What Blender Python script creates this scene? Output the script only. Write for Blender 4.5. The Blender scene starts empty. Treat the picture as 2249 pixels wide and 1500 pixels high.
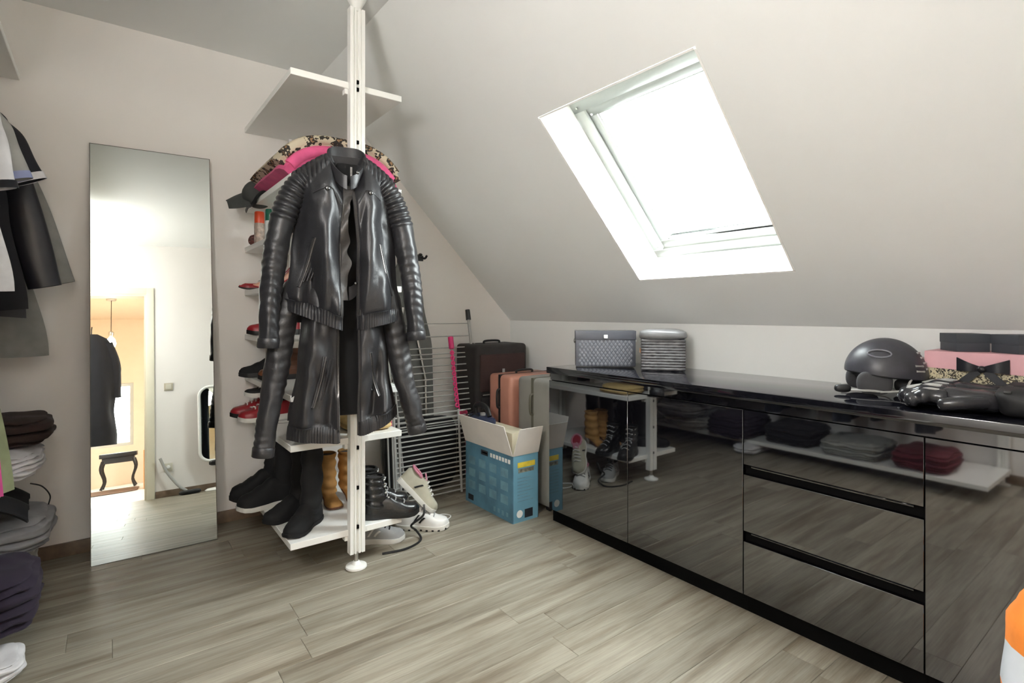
import bpy, bmesh, math, random
from mathutils import Vector, Matrix, noise
R = math.radians
sin, cos, pi = math.sin, math.cos, math.pi
scene = bpy.context.scene
col = scene.collection

# ------------------------------------------------------------------ camera
cam_d = bpy.data.cameras.new('camera')
cam = bpy.data.objects.new('camera', cam_d); col.objects.link(cam)
cam.location = (0, 0, 1.215)
cam.rotation_euler = (R(90), 0, R(-37.255))
cam_d.sensor_fit = 'HORIZONTAL'; cam_d.sensor_width = 36.0
cam_d.lens = 1171.47 / 2249 * 36.0
cam_d.shift_y = -63.87 / 2249
cam_d.clip_start = 0.02
scene.camera = cam

# ------------------------------------------------------------------ sky and exposure
world = bpy.data.worlds.new('overcast_sky'); scene.world = world
world.use_nodes = True
wn = world.node_tree; wn.nodes.clear()
w_out = wn.nodes.new('ShaderNodeOutputWorld'); w_bg = wn.nodes.new('ShaderNodeBackground')
w_tc = wn.nodes.new('ShaderNodeTexCoord'); w_sep = wn.nodes.new('ShaderNodeSeparateXYZ')
w_rmp = wn.nodes.new('ShaderNodeValToRGB')
wn.links.new(w_tc.outputs['Generated'], w_sep.inputs[0])
wn.links.new(w_sep.outputs['Z'], w_rmp.inputs[0])
w_rmp.color_ramp.elements[0].position = 0.0; w_rmp.color_ramp.elements[0].color = (.20, .20, .18, 1)
w_rmp.color_ramp.elements[1].position = 0.04; w_rmp.color_ramp.elements[1].color = (.94, .98, 1, 1)
wn.links.new(w_rmp.outputs[0], w_bg.inputs[0]); w_bg.inputs[1].default_value = 6.6
wn.links.new(w_bg.outputs[0], w_out.inputs[0])
scene.view_settings.view_transform = 'Standard'; scene.view_settings.look = 'None'
scene.view_settings.gamma = 1.0; scene.view_settings.use_curve_mapping = False
scene.view_settings.exposure = 2.62
scene.cycles.max_bounces = 14; scene.cycles.diffuse_bounces = 10; scene.cycles.glossy_bounces = 6
scene.cycles.transparent_max_bounces = 12; scene.cycles.caustics_reflective = False; scene.cycles.caustics_refractive = False
scene.cycles.use_denoising = True

# ------------------------------------------------------------------ room measures
YG, XK, ZK, ZC, XCR, XL, YB = 3.4675, 2.618, 1.150, 2.715, 1.079, -1.0, -0.20
SL = math.hypot(XK-XCR, ZC-ZK)
DN = Vector(((XK-XCR)/SL, 0, -(ZC-ZK)/SL))          # down the slope
NO = Vector(((ZC-ZK)/SL, 0, (XK-XCR)/SL))           # outwards through the roof
WX0, WY0, WY1, WLEN = 1.645, 1.106, 1.943, 1.041    # skylight opening
WA = Vector((WX0, 0, ZK+(XK-WX0)*(ZC-ZK)/(XK-XCR)))
def slope_pt(s, y, h): return WA + DN*s + Vector((0, y, 0)) + NO*h

def portal(name, centre, xdir, zdir, sx, sy):
    L = bpy.data.lights.new(name, 'AREA'); L.shape = 'RECTANGLE'; L.size = sx; L.size_y = sy
    o = bpy.data.objects.new(name, L); col.objects.link(o)
    x = Vector(xdir).normalized(); z = -Vector(zdir).normalized(); y = z.cross(x)
    m = Matrix((x, y, z)).transposed().to_4x4(); m.translation = centre
    o.matrix_world = m; L.cycles.is_portal = True
    return o
portal('skylight_portal', slope_pt(.53, 1.5245, .27), (0, 1, 0), -NO, .70, .88)
portal('hall_window_portal', (-.575, -4.21, 1.10), (1, 0, 0), (0, 1, 0), .74, .98)
portal('hall_fill_window_portal', (1.59, -1.85, 1.5), (0, 1, 0), (-1, 0, 0), 1.25, 1.15)  # portal for the side window added to brighten the hall

# ------------------------------------------------------------------ materials
def new_mat(name):
    m = bpy.data.materials.new(name); m.use_nodes = True
    nt = m.node_tree; b = nt.nodes['Principled BSDF']
    return m, nt, b
def setp(b, **k):
    al = dict(rough='Roughness', metal='Metallic', ior='IOR', coat='Coat Weight', coatr='Coat Roughness',
              sheen='Sheen Weight', trans='Transmission Weight', alpha='Alpha', spec='Specular IOR Level', sheenr='Sheen Roughness')
    for n, v in k.items(): b.inputs[al[n]].default_value = v
def add_bump(nt, b, scale, strength, detail=3, dist=.002, stretch=None, coord='Object'):
    tc = nt.nodes.new('ShaderNodeTexCoord'); mp = nt.nodes.new('ShaderNodeMapping')
    n = nt.nodes.new('ShaderNodeTexNoise'); n.inputs['Scale'].default_value = scale; n.inputs['Detail'].default_value = detail
    bp = nt.nodes.new('ShaderNodeBump'); bp.inputs['Strength'].default_value = strength; bp.inputs['Distance'].default_value = dist
    if stretch: mp.inputs['Scale'].default_value = stretch
    nt.links.new(tc.outputs[coord], mp.inputs[0]); nt.links.new(mp.outputs[0], n.inputs['Vector'])
    nt.links.new(n.outputs[0], bp.inputs['Height']); nt.links.new(bp.outputs[0], b.inputs['Normal'])
    return n, mp
MATS = {}
def flat(name, c, rough=.5, var=.10, vscale=9, bump=None, **k):
    """plain material with a little procedural colour variation"""
    if name in MATS: return MATS[name]
    m, nt, b = new_mat(name); setp(b, rough=rough, **k)
    tc = nt.nodes.new('ShaderNodeTexCoord'); n = nt.nodes.new('ShaderNodeTexNoise'); n.inputs['Scale'].default_value = vscale
    n.inputs['Detail'].default_value = 4
    r = nt.nodes.new('ShaderNodeValToRGB')
    r.color_ramp.elements[0].position = .3; r.color_ramp.elements[1].position = .7
    r.color_ramp.elements[0].color = tuple(x*(1-var) for x in c)+(1,)
    r.color_ramp.elements[1].color = tuple(min(1, x*(1+var)) for x in c)+(1,)
    nt.links.new(tc.outputs['Object'], n.inputs['Vector']); nt.links.new(n.outputs[0], r.inputs[0]); nt.links.new(r.outputs[0], b.inputs['Base Color'])
    if bump: add_bump(nt, b, bump[0], bump[1], dist=bump[2] if len(bump) > 2 else .002)
    MATS[name] = m
    return m
def fabric(name, c, var=.12, weave=420, rough=.9):
    return flat(name, c, rough, var, 14, bump=(weave, .25, .001), sheen=.04)

M_wall = flat('wall_paint', (.835, .805, .775), .75, .015, 2, bump=(240, .06, .001))
M_slope = flat('ceiling_paint', (.815, .83, .825), .75, .015, 2, bump=(240, .06, .001))
M_white = flat('white_lacquer', (.86, .86, .83), .35, .01)
M_reveal = flat('white_lining', (.92, .92, .90), .5, .01)
M_base = flat('brown_skirting', (.18, .125, .085), .45, .25, 20)
M_metal = flat('brushed_metal', (.62, .62, .60), .32, .05, metal=1.0)
M_silver = flat('grey_enamel', (.40, .40, .39), .35, .05, spec=.5)
M_black = flat('black_plastic', (.012, .012, .013), .4, .1)
M_dark = flat('dark_recess', (.002, .002, .002), .7, .1, spec=.08)
M_gloss = flat('black_gloss_lacquer', (.004, .004, .006), .03, .05, ior=2.6)
M_wtop = flat('black_gloss_worktop', (.006, .006, .009), .06, .05, ior=1.85)

def leather(name, c, rough=.36):
    m, nt, b = new_mat(name); setp(b, rough=rough, spec=.6)
    tc = nt.nodes.new('ShaderNodeTexCoord')
    n = nt.nodes.new('ShaderNodeTexNoise'); n.inputs['Scale'].default_value = 22; n.inputs['Detail'].default_value = 5
    v = nt.nodes.new('ShaderNodeTexVoronoi'); v.inputs['Scale'].default_value = 330
    add = nt.nodes.new('ShaderNodeMath'); add.operation = 'MULTIPLY_ADD'; add.inputs[1].default_value = .12
    bp = nt.nodes.new('ShaderNodeBump'); bp.inputs['Strength'].default_value = .5; bp.inputs['Distance'].default_value = .004
    nt.links.new(tc.outputs['Object'], n.inputs['Vector']); nt.links.new(tc.outputs['Object'], v.inputs['Vector'])
    nt.links.new(v.outputs['Distance'], add.inputs[0]); nt.links.new(n.outputs[0], add.inputs[2])
    nt.links.new(add.outputs[0], bp.inputs['Height']); nt.links.new(bp.outputs[0], b.inputs['Normal'])
    r = nt.nodes.new('ShaderNodeValToRGB')
    r.color_ramp.elements[0].color = tuple(x*.75 for x in c)+(1,); r.color_ramp.elements[1].color = tuple(x*1.3 for x in c)+(1,)
    nt.links.new(n.outputs[0], r.inputs[0]); nt.links.new(r.outputs[0], b.inputs['Base Color'])
    return m
M_leather = leather('black_leather', (.022, .022, .025), .38)
M_leather2 = leather('worn_black_leather', (.024, .023, .025), .43)
M_lining = fabric('black_lining', (.008, .008, .009))
M_lining2 = fabric('grey_brown_lining', (.16, .145, .14))

def floor_mat(name, ca, cb, cc):
    m, nt, b = new_mat(name); setp(b, rough=.42, spec=.4)
    g = nt.nodes.new('ShaderNodeNewGeometry'); oi = nt.nodes.new('ShaderNodeObjectInfo')
    off = nt.nodes.new('ShaderNodeVectorMath'); off.operation = 'MULTIPLY_ADD'
    cmb = nt.nodes.new('ShaderNodeCombineXYZ'); nt.links.new(oi.outputs['Random'], cmb.inputs[0]); nt.links.new(oi.outputs['Random'], cmb.inputs[1])
    off.inputs[1].default_value = (37, 19, 0)
    nt.links.new(cmb.outputs[0], off.inputs[0]); nt.links.new(g.outputs['Position'], off.inputs[2])
    mp = nt.nodes.new('ShaderNodeMapping'); mp.inputs['Scale'].default_value = (.8, 9, 1)
    n1 = nt.nodes.new('ShaderNodeTexNoise'); n1.inputs['Scale'].default_value = 1.7; n1.inputs['Detail'].default_value = 6; n1.inputs['Roughness'].default_value = .62
    mp2 = nt.nodes.new('ShaderNodeMapping'); mp2.inputs['Scale'].default_value = (1.6, 60, 1)
    n2 = nt.nodes.new('ShaderNodeTexNoise'); n2.inputs['Scale'].default_value = 3.0; n2.inputs['Detail'].default_value = 4
    for mm, nn in ((mp, n1), (mp2, n2)):
        nt.links.new(off.outputs[0], mm.inputs[0]); nt.links.new(mm.outputs[0], nn.inputs['Vector'])
    r = nt.nodes.new('ShaderNodeValToRGB'); e = r.color_ramp.elements
    e[0].position = .33; e[0].color = ca+(1,); e[1].position = .56; e[1].color = cb+(1,)
    e2 = e.new(.75); e2.color = cc+(1,)
    nt.links.new(n1.outputs[0], r.inputs[0])
    mx = nt.nodes.new('ShaderNodeMix'); mx.data_type = 'RGBA'; mx.blend_type = 'OVERLAY'; mx.inputs[0].default_value = .35
    nt.links.new(r.outputs[0], mx.inputs[6]); nt.links.new(n2.outputs[0], mx.inputs[7])
    hv = nt.nodes.new('ShaderNodeHueSaturation'); mr = nt.nodes.new('ShaderNodeMapRange')
    mr.inputs[3].default_value = .88; mr.inputs[4].default_value = 1.10
    nt.links.new(oi.outputs['Random'], mr.inputs[0]); nt.links.new(mr.outputs[0], hv.inputs['Value'])
    nt.links.new(mx.outputs[2], hv.inputs['Color']); nt.links.new(hv.outputs[0], b.inputs['Base Color'])
    bp = nt.nodes.new('ShaderNodeBump'); bp.inputs['Strength'].default_value = .12; bp.inputs['Distance'].default_value = .002
    nt.links.new(n2.outputs[0], bp.inputs['Height']); nt.links.new(bp.outputs[0], b.inputs['Normal'])
    return m
M_floor = floor_mat('oak_laminate', (.175, .143, .102), (.318, .290, .232), (.385, .355, .295))

def spots_mat(name, base, ring, core, scale, rough=.9):
    m, nt, b = new_mat(name); setp(b, rough=rough)
    tc = nt.nodes.new('ShaderNodeTexCoord'); nz = nt.nodes.new('ShaderNodeTexNoise'); nz.inputs['Scale'].default_value = scale*1.5
    mixv = nt.nodes.new('ShaderNodeMix'); mixv.data_type = 'VECTOR'; mixv.inputs[0].default_value = .06
    v = nt.nodes.new('ShaderNodeTexVoronoi'); v.inputs['Scale'].default_value = scale
    nt.links.new(tc.outputs['Object'], nz.inputs['Vector'])
    nt.links.new(tc.outputs['Object'], mixv.inputs[4]); nt.links.new(nz.outputs['Color'], mixv.inputs[5])
    nt.links.new(mixv.outputs[1], v.inputs['Vector'])
    r = nt.nodes.new('ShaderNodeValToRGB'); r.color_ramp.interpolation = 'CONSTANT'; e = r.color_ramp.elements
    e[0].position = 0; e[0].color = core+(1,); e[1].position = .26; e[1].color = ring+(1,)
    e2 = e.new(.50); e2.color = base+(1,)
    nt.links.new(v.outputs['Distance'], r.inputs[0]); nt.links.new(r.outputs[0], b.inputs['Base Color'])
    return m
M_leo = spots_mat('leopard_fleece', (.52, .45, .33), (.03, .025, .02), (.28, .16, .08), 26)
M_leo2 = spots_mat('leopard_print_board', (.60, .54, .36), (.025, .022, .02), (.10, .07, .03), 62, .6)

# ------------------------------------------------------------------ mesh helpers
class MB:
    def __init__(s): s.v = []; s.f = []
    def add(s, vs, fs):
        o = len(s.v); s.v += [tuple(p) for p in vs]; s.f += [tuple(i+o for i in f) for f in fs]; return s
    def box(s, x0, x1, y0, y1, z0, z1, rot=None, at=None):
        vs = [Vector(p) for p in ((x0,y0,z0),(x1,y0,z0),(x1,y1,z0),(x0,y1,z0),(x0,y0,z1),(x1,y0,z1),(x1,y1,z1),(x0,y1,z1))]
        if rot is not None: vs = [rot @ p for p in vs]
        if at is not None: vs = [p + Vector(at) for p in vs]
        return s.add(vs, [(0,3,2,1),(4,5,6,7),(0,1,5,4),(1,2,6,5),(2,3,7,6),(3,0,4,7)])
    def tube(s, pts, rad, n=10, closed=False, caps=True, up=None, disp=None):
        pts = [Vector(p) for p in pts]; m = len(pts); rings = []
        if not hasattr(rad, '__len__'): rad = [rad]*m
        prev = None
        for i, p in enumerate(pts):
            a = pts[(i-1) % m] if (i > 0 or closed) else p
            b = pts[(i+1) % m] if (i < m-1 or closed) else p
            t = (b-a).normalized()
            if prev is None:
                ref = Vector(up) if up else (Vector((0,0,1)) if abs(t.z) < .9 else Vector((0,1,0)))
                u = (ref - t*ref.dot(t)).normalized()
            else:
                u = (prev - t*prev.dot(t)).normalized()
            prev = u; w = t.cross(u)
            ra, rb = rad[i] if hasattr(rad[i], '__len__') else (rad[i], rad[i])
            ring = []
            for k in range(n):
                an = 2*pi*k/n; d = disp(i/(m-1) if m > 1 else 0, an) if disp else 0
                ring.append(p + u*((ra+d)*cos(an)) + w*((rb+d)*sin(an)))
            rings.append(ring)
        vs = [q for r in rings for q in r]; fs = []
        for i in range(m if closed else m-1):
            j = (i+1) % m
            for k in range(n):
                l = (k+1) % n; fs.append((i*n+k, i*n+l, j*n+l, j*n+k))
        if caps and not closed:
            fs.append(tuple(range(n-1, -1, -1))); fs.append(tuple((m-1)*n+k for k in range(n)))
        return s.add(vs, fs)
    def cyl(s, p0, p1, r, r1=None, n=12): return s.tube([p0, p1], [r, r if r1 is None else r1], n)
    def lathe(s, prof, n=24, at=(0,0,0), sx=1, sy=1):
        vs = []; fs = []; m = len(prof); at = Vector(at)
        for r_, z in prof:
            for k in range(n):
                a = 2*pi*k/n; vs.append(at + Vector((r_*cos(a)*sx, r_*sin(a)*sy, z)))
        for i in range(m-1):
            for k in range(n):
                l = (k+1) % n; fs.append((i*n+k, i*n+l, (i+1)*n+l, (i+1)*n+k))
        fs.append(tuple(range(n-1, -1, -1))); fs.append(tuple((m-1)*n+k for k in range(n)))
        return s.add(vs, fs)
    def prism(s, poly, a0, a1, axis='z'):
        n = len(poly)
        mk = {'z': lambda p, a: (p[0], p[1], a), 'y': lambda p, a: (p[0], a, p[1]), 'x': lambda p, a: (a, p[0], p[1])}[axis]
        vs = [mk(p, a0) for p in poly] + [mk(p, a1) for p in poly]
        fs = [tuple(range(n-1, -1, -1)), tuple(range(n, 2*n))] + [(i, (i+1) % n, n+(i+1) % n, n+i) for i in range(n)]
        return s.add(vs, fs)
    def sheet(s, fn, nu, nv, th):
        """closed sheet of thickness th over fn(u,v)"""
        P = [[Vector(fn(i/nu, j/nv)) for i in range(nu+1)] for j in range(nv+1)]
        vs = []; W = nu+1
        Q = []
        for j in range(nv+1):
            for i in range(nu+1):
                du = P[j][min(i+1, nu)] - P[j][max(i-1, 0)]; dv = P[min(j+1, nv)][i] - P[max(j-1, 0)][i]
                nrm = du.cross(dv)
                nrm = nrm.normalized() if nrm.length > 1e-9 else Vector((0,0,1))
                vs.append(P[j][i]); Q.append(P[j][i] + nrm*th)
        o = len(vs); vs += Q; fs = []
        for j in range(nv):
            for i in range(nu):
                a, b, c, d = j*W+i, j*W+i+1, (j+1)*W+i+1, (j+1)*W+i
                fs.append((a, d, c, b)); fs.append((o+a, o+b, o+c, o+d))
        for i in range(nu):
            fs.append((i, i+1, o+i+1, o+i)); a = nv*W+i; fs.append((a+1, a, o+a, o+a+1))
        for j in range(nv):
            a, b = j*W, (j+1)*W; fs.append((b, a, o+a, o+b)); a, b = j*W+nu, (j+1)*W+nu; fs.append((a, b, o+b, o+a))
        return s.add(vs, fs)
    def ellipsoid(s, c, r, nu=16, nv=10, fn=None):
        c = Vector(c); vs = []; fs = []
        for j in range(nv+1):
            ph = pi*j/nv
            for i in range(nu):
                th = 2*pi*i/nu; d = Vector((sin(ph)*cos(th), sin(ph)*sin(th), cos(ph))); k = fn(d) if fn else 1
                vs.append(c + Vector((d.x*r[0], d.y*r[1], d.z*r[2]))*k)
        for j in range(nv):
            for i in range(nu):
                l = (i+1) % nu; fs.append((j*nu+i, (j+1)*nu+i, (j+1)*nu+l, j*nu+l))
        return s.add(vs, fs)
    def soft(s, c, size, n=(14,12,8), p=5.0, amp=.006, freq=9, seed=0, grooves=(), gd=.008, sag=0.0, rot=0):
        """rounded, slightly lumpy block (folded cloth, pads): grooves = fold heights 0..1 cut round the sides"""
        c = Vector(c); hx, hy, hz = size[0]/2, size[1]/2, size[2]/2; idx = {}; vs = []; fs = []
        N = (n[0], n[1], n[2]); cr, sr = cos(rot), sin(rot)
        def vert(i, j, k):
            if (i,j,k) in idx: return idx[(i,j,k)]
            d = Vector((2*i/N[0]-1, 2*j/N[1]-1, 2*k/N[2]-1))
            m = max(abs(d.x), abs(d.y), abs(d.z)); L = (abs(d.x)**p+abs(d.y)**p+abs(d.z)**p)**(1/p)
            d = d*(m/L); q = Vector((d.x*hx, d.y*hy, d.z*hz))
            nz = noise.noise_vector(Vector((q.x*freq+seed*7.3, q.y*freq, q.z*freq*2)))*amp
            q = q + nz; zz = (d.z+1)/2
            for g in grooves:
                w = math.exp(-((zz-g)/.035)**2); f = max(abs(d.x), abs(d.y))
                if f > .6: q.x -= math.copysign(gd*w*(abs(d.x)), d.x) if abs(d.x) > .01 else 0; q.y -= math.copysign(gd*w*abs(d.y), d.y) if abs(d.y) > .01 else 0
            q.z -= sag*((q.x/hx)**2)
            idx[(i,j,k)] = len(vs); vs.append(c + Vector((q.x*cr-q.y*sr, q.x*sr+q.y*cr, q.z))); return idx[(i,j,k)]
        for k in (0, N[2]):
            for i in range(N[0]):
                for j in range(N[1]):
                    q = (vert(i,j,k), vert(i+1,j,k), vert(i+1,j+1,k), vert(i,j+1,k)); fs.append(q if k else q[::-1])
        for j in (0, N[1]):
            for i in range(N[0]):
                for k in range(N[2]):
                    q = (vert(i,j,k), vert(i+1,j,k), vert(i+1,j,k+1), vert(i,j,k+1)); fs.append(q if not j else q[::-1])
        for i in (0, N[0]):
            for j in range(N[1]):
                for k in range(N[2]):
                    q = (vert(i,j,k), vert(i,j+1,k), vert(i,j+1,k+1), vert(i,j,k+1)); fs.append(q if i else q[::-1])
        return s.add(vs, fs)
    def xform(s, rot=None, at=None):
        if rot is not None: s.v = [tuple(rot @ Vector(p)) for p in s.v]
        if at is not None: s.v = [tuple(Vector(p)+Vector(at)) for p in s.v]
        return s
    def build(s, name, mat, parent=None, smooth=40, bevel=0, seg=2, loc=None):
        me = bpy.data.meshes.new(name); me.from_pydata(s.v, [], s.f)
        bm = bmesh.new(); bm.from_mesh(me); bmesh.ops.remove_doubles(bm, verts=bm.verts, dist=1e-6)
        bmesh.ops.recalc_face_normals(bm, faces=bm.faces)
        if bevel: 
            ed = [e for e in bm.edges if len(e.link_faces) == 2 and e.calc_face_angle(0) > R(35)]
            bmesh.ops.bevel(bm, geom=ed, offset=bevel, segments=seg, affect='EDGES', profile=.6)
        bm.to_mesh(me); bm.free()
        if smooth:
            for p in me.polygons: p.use_smooth = True
            me.set_sharp_from_angle(angle=R(smooth))
        me.materials.append(mat)
        o = bpy.data.objects.new(name, me); col.objects.link(o)
        if parent is not None: o.parent = parent
        if loc is not None: o.location = loc
        return o
def tag(o, label=None, cat=None, group=None, kind=None):
    if label: o['label'] = label
    if cat: o['category'] = cat
    if group: o['group'] = group
    if kind: o['kind'] = kind
    return o
def thing(name, label, cat, loc=(0,0,0), rotz=0, group=None, rot=None):
    o = bpy.data.objects.new(name, None); col.objects.link(o); o.empty_display_size = .05
    o.location = loc; o.rotation_euler = rot if rot else (0, 0, rotz)
    return tag(o, label, cat, group)
def struct(o): o['kind'] = 'structure'; return o
def lerp(a, b, t): return a+(b-a)*t
def curve(pts, t):
    """piecewise linear-smooth lookup: pts = [(t,v)...]"""
    if t <= pts[0][0]: return pts[0][1]
    for (a, va), (b, vb) in zip(pts, pts[1:]):
        if t <= b:
            k = (t-a)/(b-a); k = k*k*(3-2*k); return va+(vb-va)*k
    return pts[-1][1]
def smooth_path(pts, n):
    """Catmull-Rom through pts"""
    P = [Vector(p) for p in pts]; P = [P[0]*2-P[1]]+P+[P[-1]*2-P[-2]]; out = []; m = len(P)-3
    for i in range(n+1):
        t = i/n*m; k = min(int(t), m-1); t -= k; a, b, c, d = P[k:k+4]
        out.append(.5*((2*b)+(c-a)*t+(2*a-5*b+4*c-d)*t*t+(3*b-a-3*c+d)*t**3))
    return out
# ================================================================== the room
def sbox(mb, s0, s1, y0, y1, h0, h1):
    q = [slope_pt(s, y, h) for h in (h0, h1) for s, y in ((s0,y0),(s1,y0),(s1,y1),(s0,y1))]
    return mb.add(q, [(0,3,2,1),(4,5,6,7),(0,1,5,4),(1,2,6,5),(2,3,7,6),(3,0,4,7)])
# floor: slab and single planks running along X
fl = struct(MB().box(XL-.1, XK+.1, YB-.12, YG+.1, -.08, -.012).build('floor', M_base))
pl_w, pl_l = .140, 1.29
def plank_mesh():
    c, x1, y1 = .0012, pl_l-.0008, pl_w-.0008
    mb = MB(); q = [(0,0,-.011),(x1,0,-.011),(x1,y1,-.011),(0,y1,-.011),(0,0,-c),(x1,0,-c),(x1,y1,-c),(0,y1,-c),(c,c,0),(x1-c,c,0),(x1-c,y1-c,0),(c,y1-c,0)]
    mb.add(q, [(0,3,2,1),(0,1,5,4),(1,2,6,5),(2,3,7,6),(3,0,4,7),(4,5,9,8),(5,6,10,9),(6,7,11,10),(7,4,8,11),(8,9,10,11)])
    return mb
plank0 = plank_mesh().build('plank', M_floor, fl, smooth=0)
rnd = random.Random(4); first = True; y = YB-.12
while y < YG:
    x = XL - rnd.uniform(.05, 1.2)
    while x < XK:
        x0, x1 = max(x, XL-.05), min(x+pl_l, XK+.05)
        if x1-x0 > .04:
            o = plank0 if first else plank0.copy()
            if not first: col.objects.link(o)
            first = False
            o.location = (x0, y, 0); o.scale = ((x1-x0)/pl_l, 1, 1)
        x += pl_l
    y += pl_w

struct(MB().box(XL-.1, XK+.6, YG, YG+.12, -.1, 3.3).build('wall_back', M_wall))
struct(MB().box(XK, XK+.1, YB-.1, YG+.05, -.05, ZK).build('wall_right', M_slope))
struct(MB().box(XL-.1, XL, YB-.1, YG+.05, -.05, ZC+.1).build('wall_left', M_wall))
DX0, DX1, DZ = -.76, .075, 2.16                       # door opening behind the camera
mb = MB().box(XL-.1, DX0, YB-.12, YB, -.05, 3.3).box(DX1, XK+.6, YB-.12, YB, -.05, 3.3).box(DX0, DX1, YB-.12, YB, DZ, 3.3)
struct(mb.build('wall_front', M_wall, smooth=0))
struct(MB().box(XL-.1, XCR+.06, YB-.1, YG+.05, ZC, ZC+.16).build('ceiling', M_slope))
s_top, s_bot = -(WX0-XCR)/DN.x, (XK-WX0)/DN.x
mb = MB(); e = .009
sbox(mb, s_top-.12, -e, YB-.1, YG+.05, 0, .2); sbox(mb, WLEN+e, s_bot+.15, YB-.1, YG+.05, 0, .2)
sbox(mb, -e, WLEN+e, YB-.1, WY0-e, 0, .2); sbox(mb, -e, WLEN+e, WY1+e, YG+.05, 0, .2)
struct(mb.build('wall_slope', M_slope, smooth=0))

# skirting boards
struct(MB().box(XL, XK, YG-.014, YG, 0, .068).build('baseboard_back', M_base, bevel=.003))
struct(MB().box(XK-.014, XK, 2.4, YG-.014, 0, .068).build('baseboard_right', M_base, bevel=.003))
struct(MB().box(DX1+.075, XK-.6, YB, YB+.014, 0, .068).build('baseboard_front', M_base, bevel=.003))
struct(MB().box(XL, XL+.014, YB, YG-.014, 0, .068).build('baseboard_left', M_base, bevel=.003))

# skylight: lining (reveal) and window
HF = .215                                             # depth of the reveal
def quad_lining(mb, a, b, c, d, out):
    o = Vector(out)*.008; P = [slope_pt(*p) for p in (a, b, c, d)]
    mb.add(P+[p+o for p in P], [(0,1,2,3),(7,6,5,4),(0,4,5,1),(1,5,6,2),(2,6,7,3),(3,7,4,0)])
ST, SB = .055, WLEN+.035
trim = struct(tag(bpy.data.objects.new('trim_1', None))); col.objects.link(trim)
for a, b, c, d, out in (((0,WY0,0),(0,WY1,0),(ST,WY1,HF),(ST,WY0,HF), -DN),
                        ((WLEN,WY0,0),(WLEN,WY1,0),(SB,WY1,HF),(SB,WY0,HF), DN),
                        ((0,WY1,0),(WLEN,WY1,0),(SB,WY1,HF),(ST,WY1,HF), (0,1,0)),
                        ((0,WY0,0),(WLEN,WY0,0),(SB,WY0,HF),(ST,WY0,HF), (0,-1,0))):
    mb = MB(); quad_lining(mb, a, b, c, d, out); mb.build('lining_board', M_reveal, trim, smooth=0)
win = struct(tag(bpy.data.objects.new('window_1', None))); col.objects.link(win)
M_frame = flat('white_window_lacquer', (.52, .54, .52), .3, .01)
def ring(mb, s0, s1, y0, y1, ws, wb, wy, h0, h1):
    sbox(mb, s0, s0+ws, y0, y1, h0, h1); sbox(mb, s1-wb, s1, y0, y1, h0, h1)
    sbox(mb, s0+ws, s1-wb, y0, y0+wy, h0, h1); sbox(mb, s0+ws, s1-wb, y1-wy, y1, h0, h1)
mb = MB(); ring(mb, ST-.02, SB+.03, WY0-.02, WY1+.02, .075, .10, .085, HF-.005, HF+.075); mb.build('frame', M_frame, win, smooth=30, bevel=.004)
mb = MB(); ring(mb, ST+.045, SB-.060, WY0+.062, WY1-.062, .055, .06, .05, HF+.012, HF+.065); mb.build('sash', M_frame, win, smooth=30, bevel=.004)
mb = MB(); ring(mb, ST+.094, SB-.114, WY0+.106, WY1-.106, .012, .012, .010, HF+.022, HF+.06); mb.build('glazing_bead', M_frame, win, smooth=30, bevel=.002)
mg, nt, b = new_mat('skylight_glass'); nt.nodes.clear()
og = nt.nodes.new('ShaderNodeOutputMaterial'); tr = nt.nodes.new('ShaderNodeBsdfTransparent'); gl = nt.nodes.new('ShaderNodeBsdfGlossy'); mxs = nt.nodes.new('ShaderNodeMixShader')
tr.inputs[0].default_value = (.95, .97, .96, 1); gl.inputs['Roughness'].default_value = .02; mxs.inputs[0].default_value = .05
nt.links.new(tr.outputs[0], mxs.inputs[1]); nt.links.new(gl.outputs[0], mxs.inputs[2]); nt.links.new(mxs.outputs[0], og.inputs[0])
M_glass = mg
mb = MB(); sbox(mb, ST+.098, SB-.118, WY0+.11, WY1-.11, HF+.035, HF+.043); mb.build('pane', M_glass, win, smooth=0)
mb = MB(); sbox(mb, ST+.108, SB-.14, WY1-.139, WY1-.136, HF+.030, HF+.033); mb.build('spacer_bar', M_silver, win, smooth=0)
for s, y in ((ST+.03, WY1-.035), (SB-.085, WY1-.035), (ST+.085, WY1-.10)):
    c = slope_pt(s, y, HF-.006); MB().cyl(c, c-NO*.004, .006, n=10).build('screw', M_metal, win)

# door surround behind the camera
tr2 = struct(tag(bpy.data.objects.new('trim_2', None))); col.objects.link(tr2)
M_cream = flat('cream_gloss_paint', (.78, .74, .60), .35, .02)
cw = .068
for n_, x0, x1, z0, z1 in (('casing', DX0-cw, DX0, 0, DZ+cw), ('casing', DX1, DX1+cw, 0, DZ+cw), ('casing_head', DX0, DX1, DZ, DZ+cw)):
    MB().box(x0, x1, YB, YB+.016, z0, z1).build(n_, M_cream, tr2, bevel=.003)
for n_, x0, x1, z0, z1 in (('jamb', DX0, DX0+.02, 0, DZ), ('jamb', DX1-.02, DX1, 0, DZ), ('jamb_head', DX0+.02, DX1-.02, DZ-.02, DZ)):
    MB().box(x0, x1, YB-.12, YB, z0, z1).build(n_, M_cream, tr2)
sw = thing('light_switch', 'beige square light switch on the wall, seen in the tall mirror', 'light switch', (.27, YB, 1.14))
MB().box(-.04, .04, 0, .010, -.04, .04).build('plate', flat('beige_switch', (.55, .50, .40), .4), sw, bevel=.003)
MB().box(-.027, .027, .010, .015, -.027, .027).build('rocker', flat('beige_rocker', (.68, .64, .54), .4), sw, bevel=.003)
so = thing('wall_socket', 'cream wall socket low on the wall with a plug, seen in the tall mirror', 'socket', (.26, YB, .30))
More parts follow.
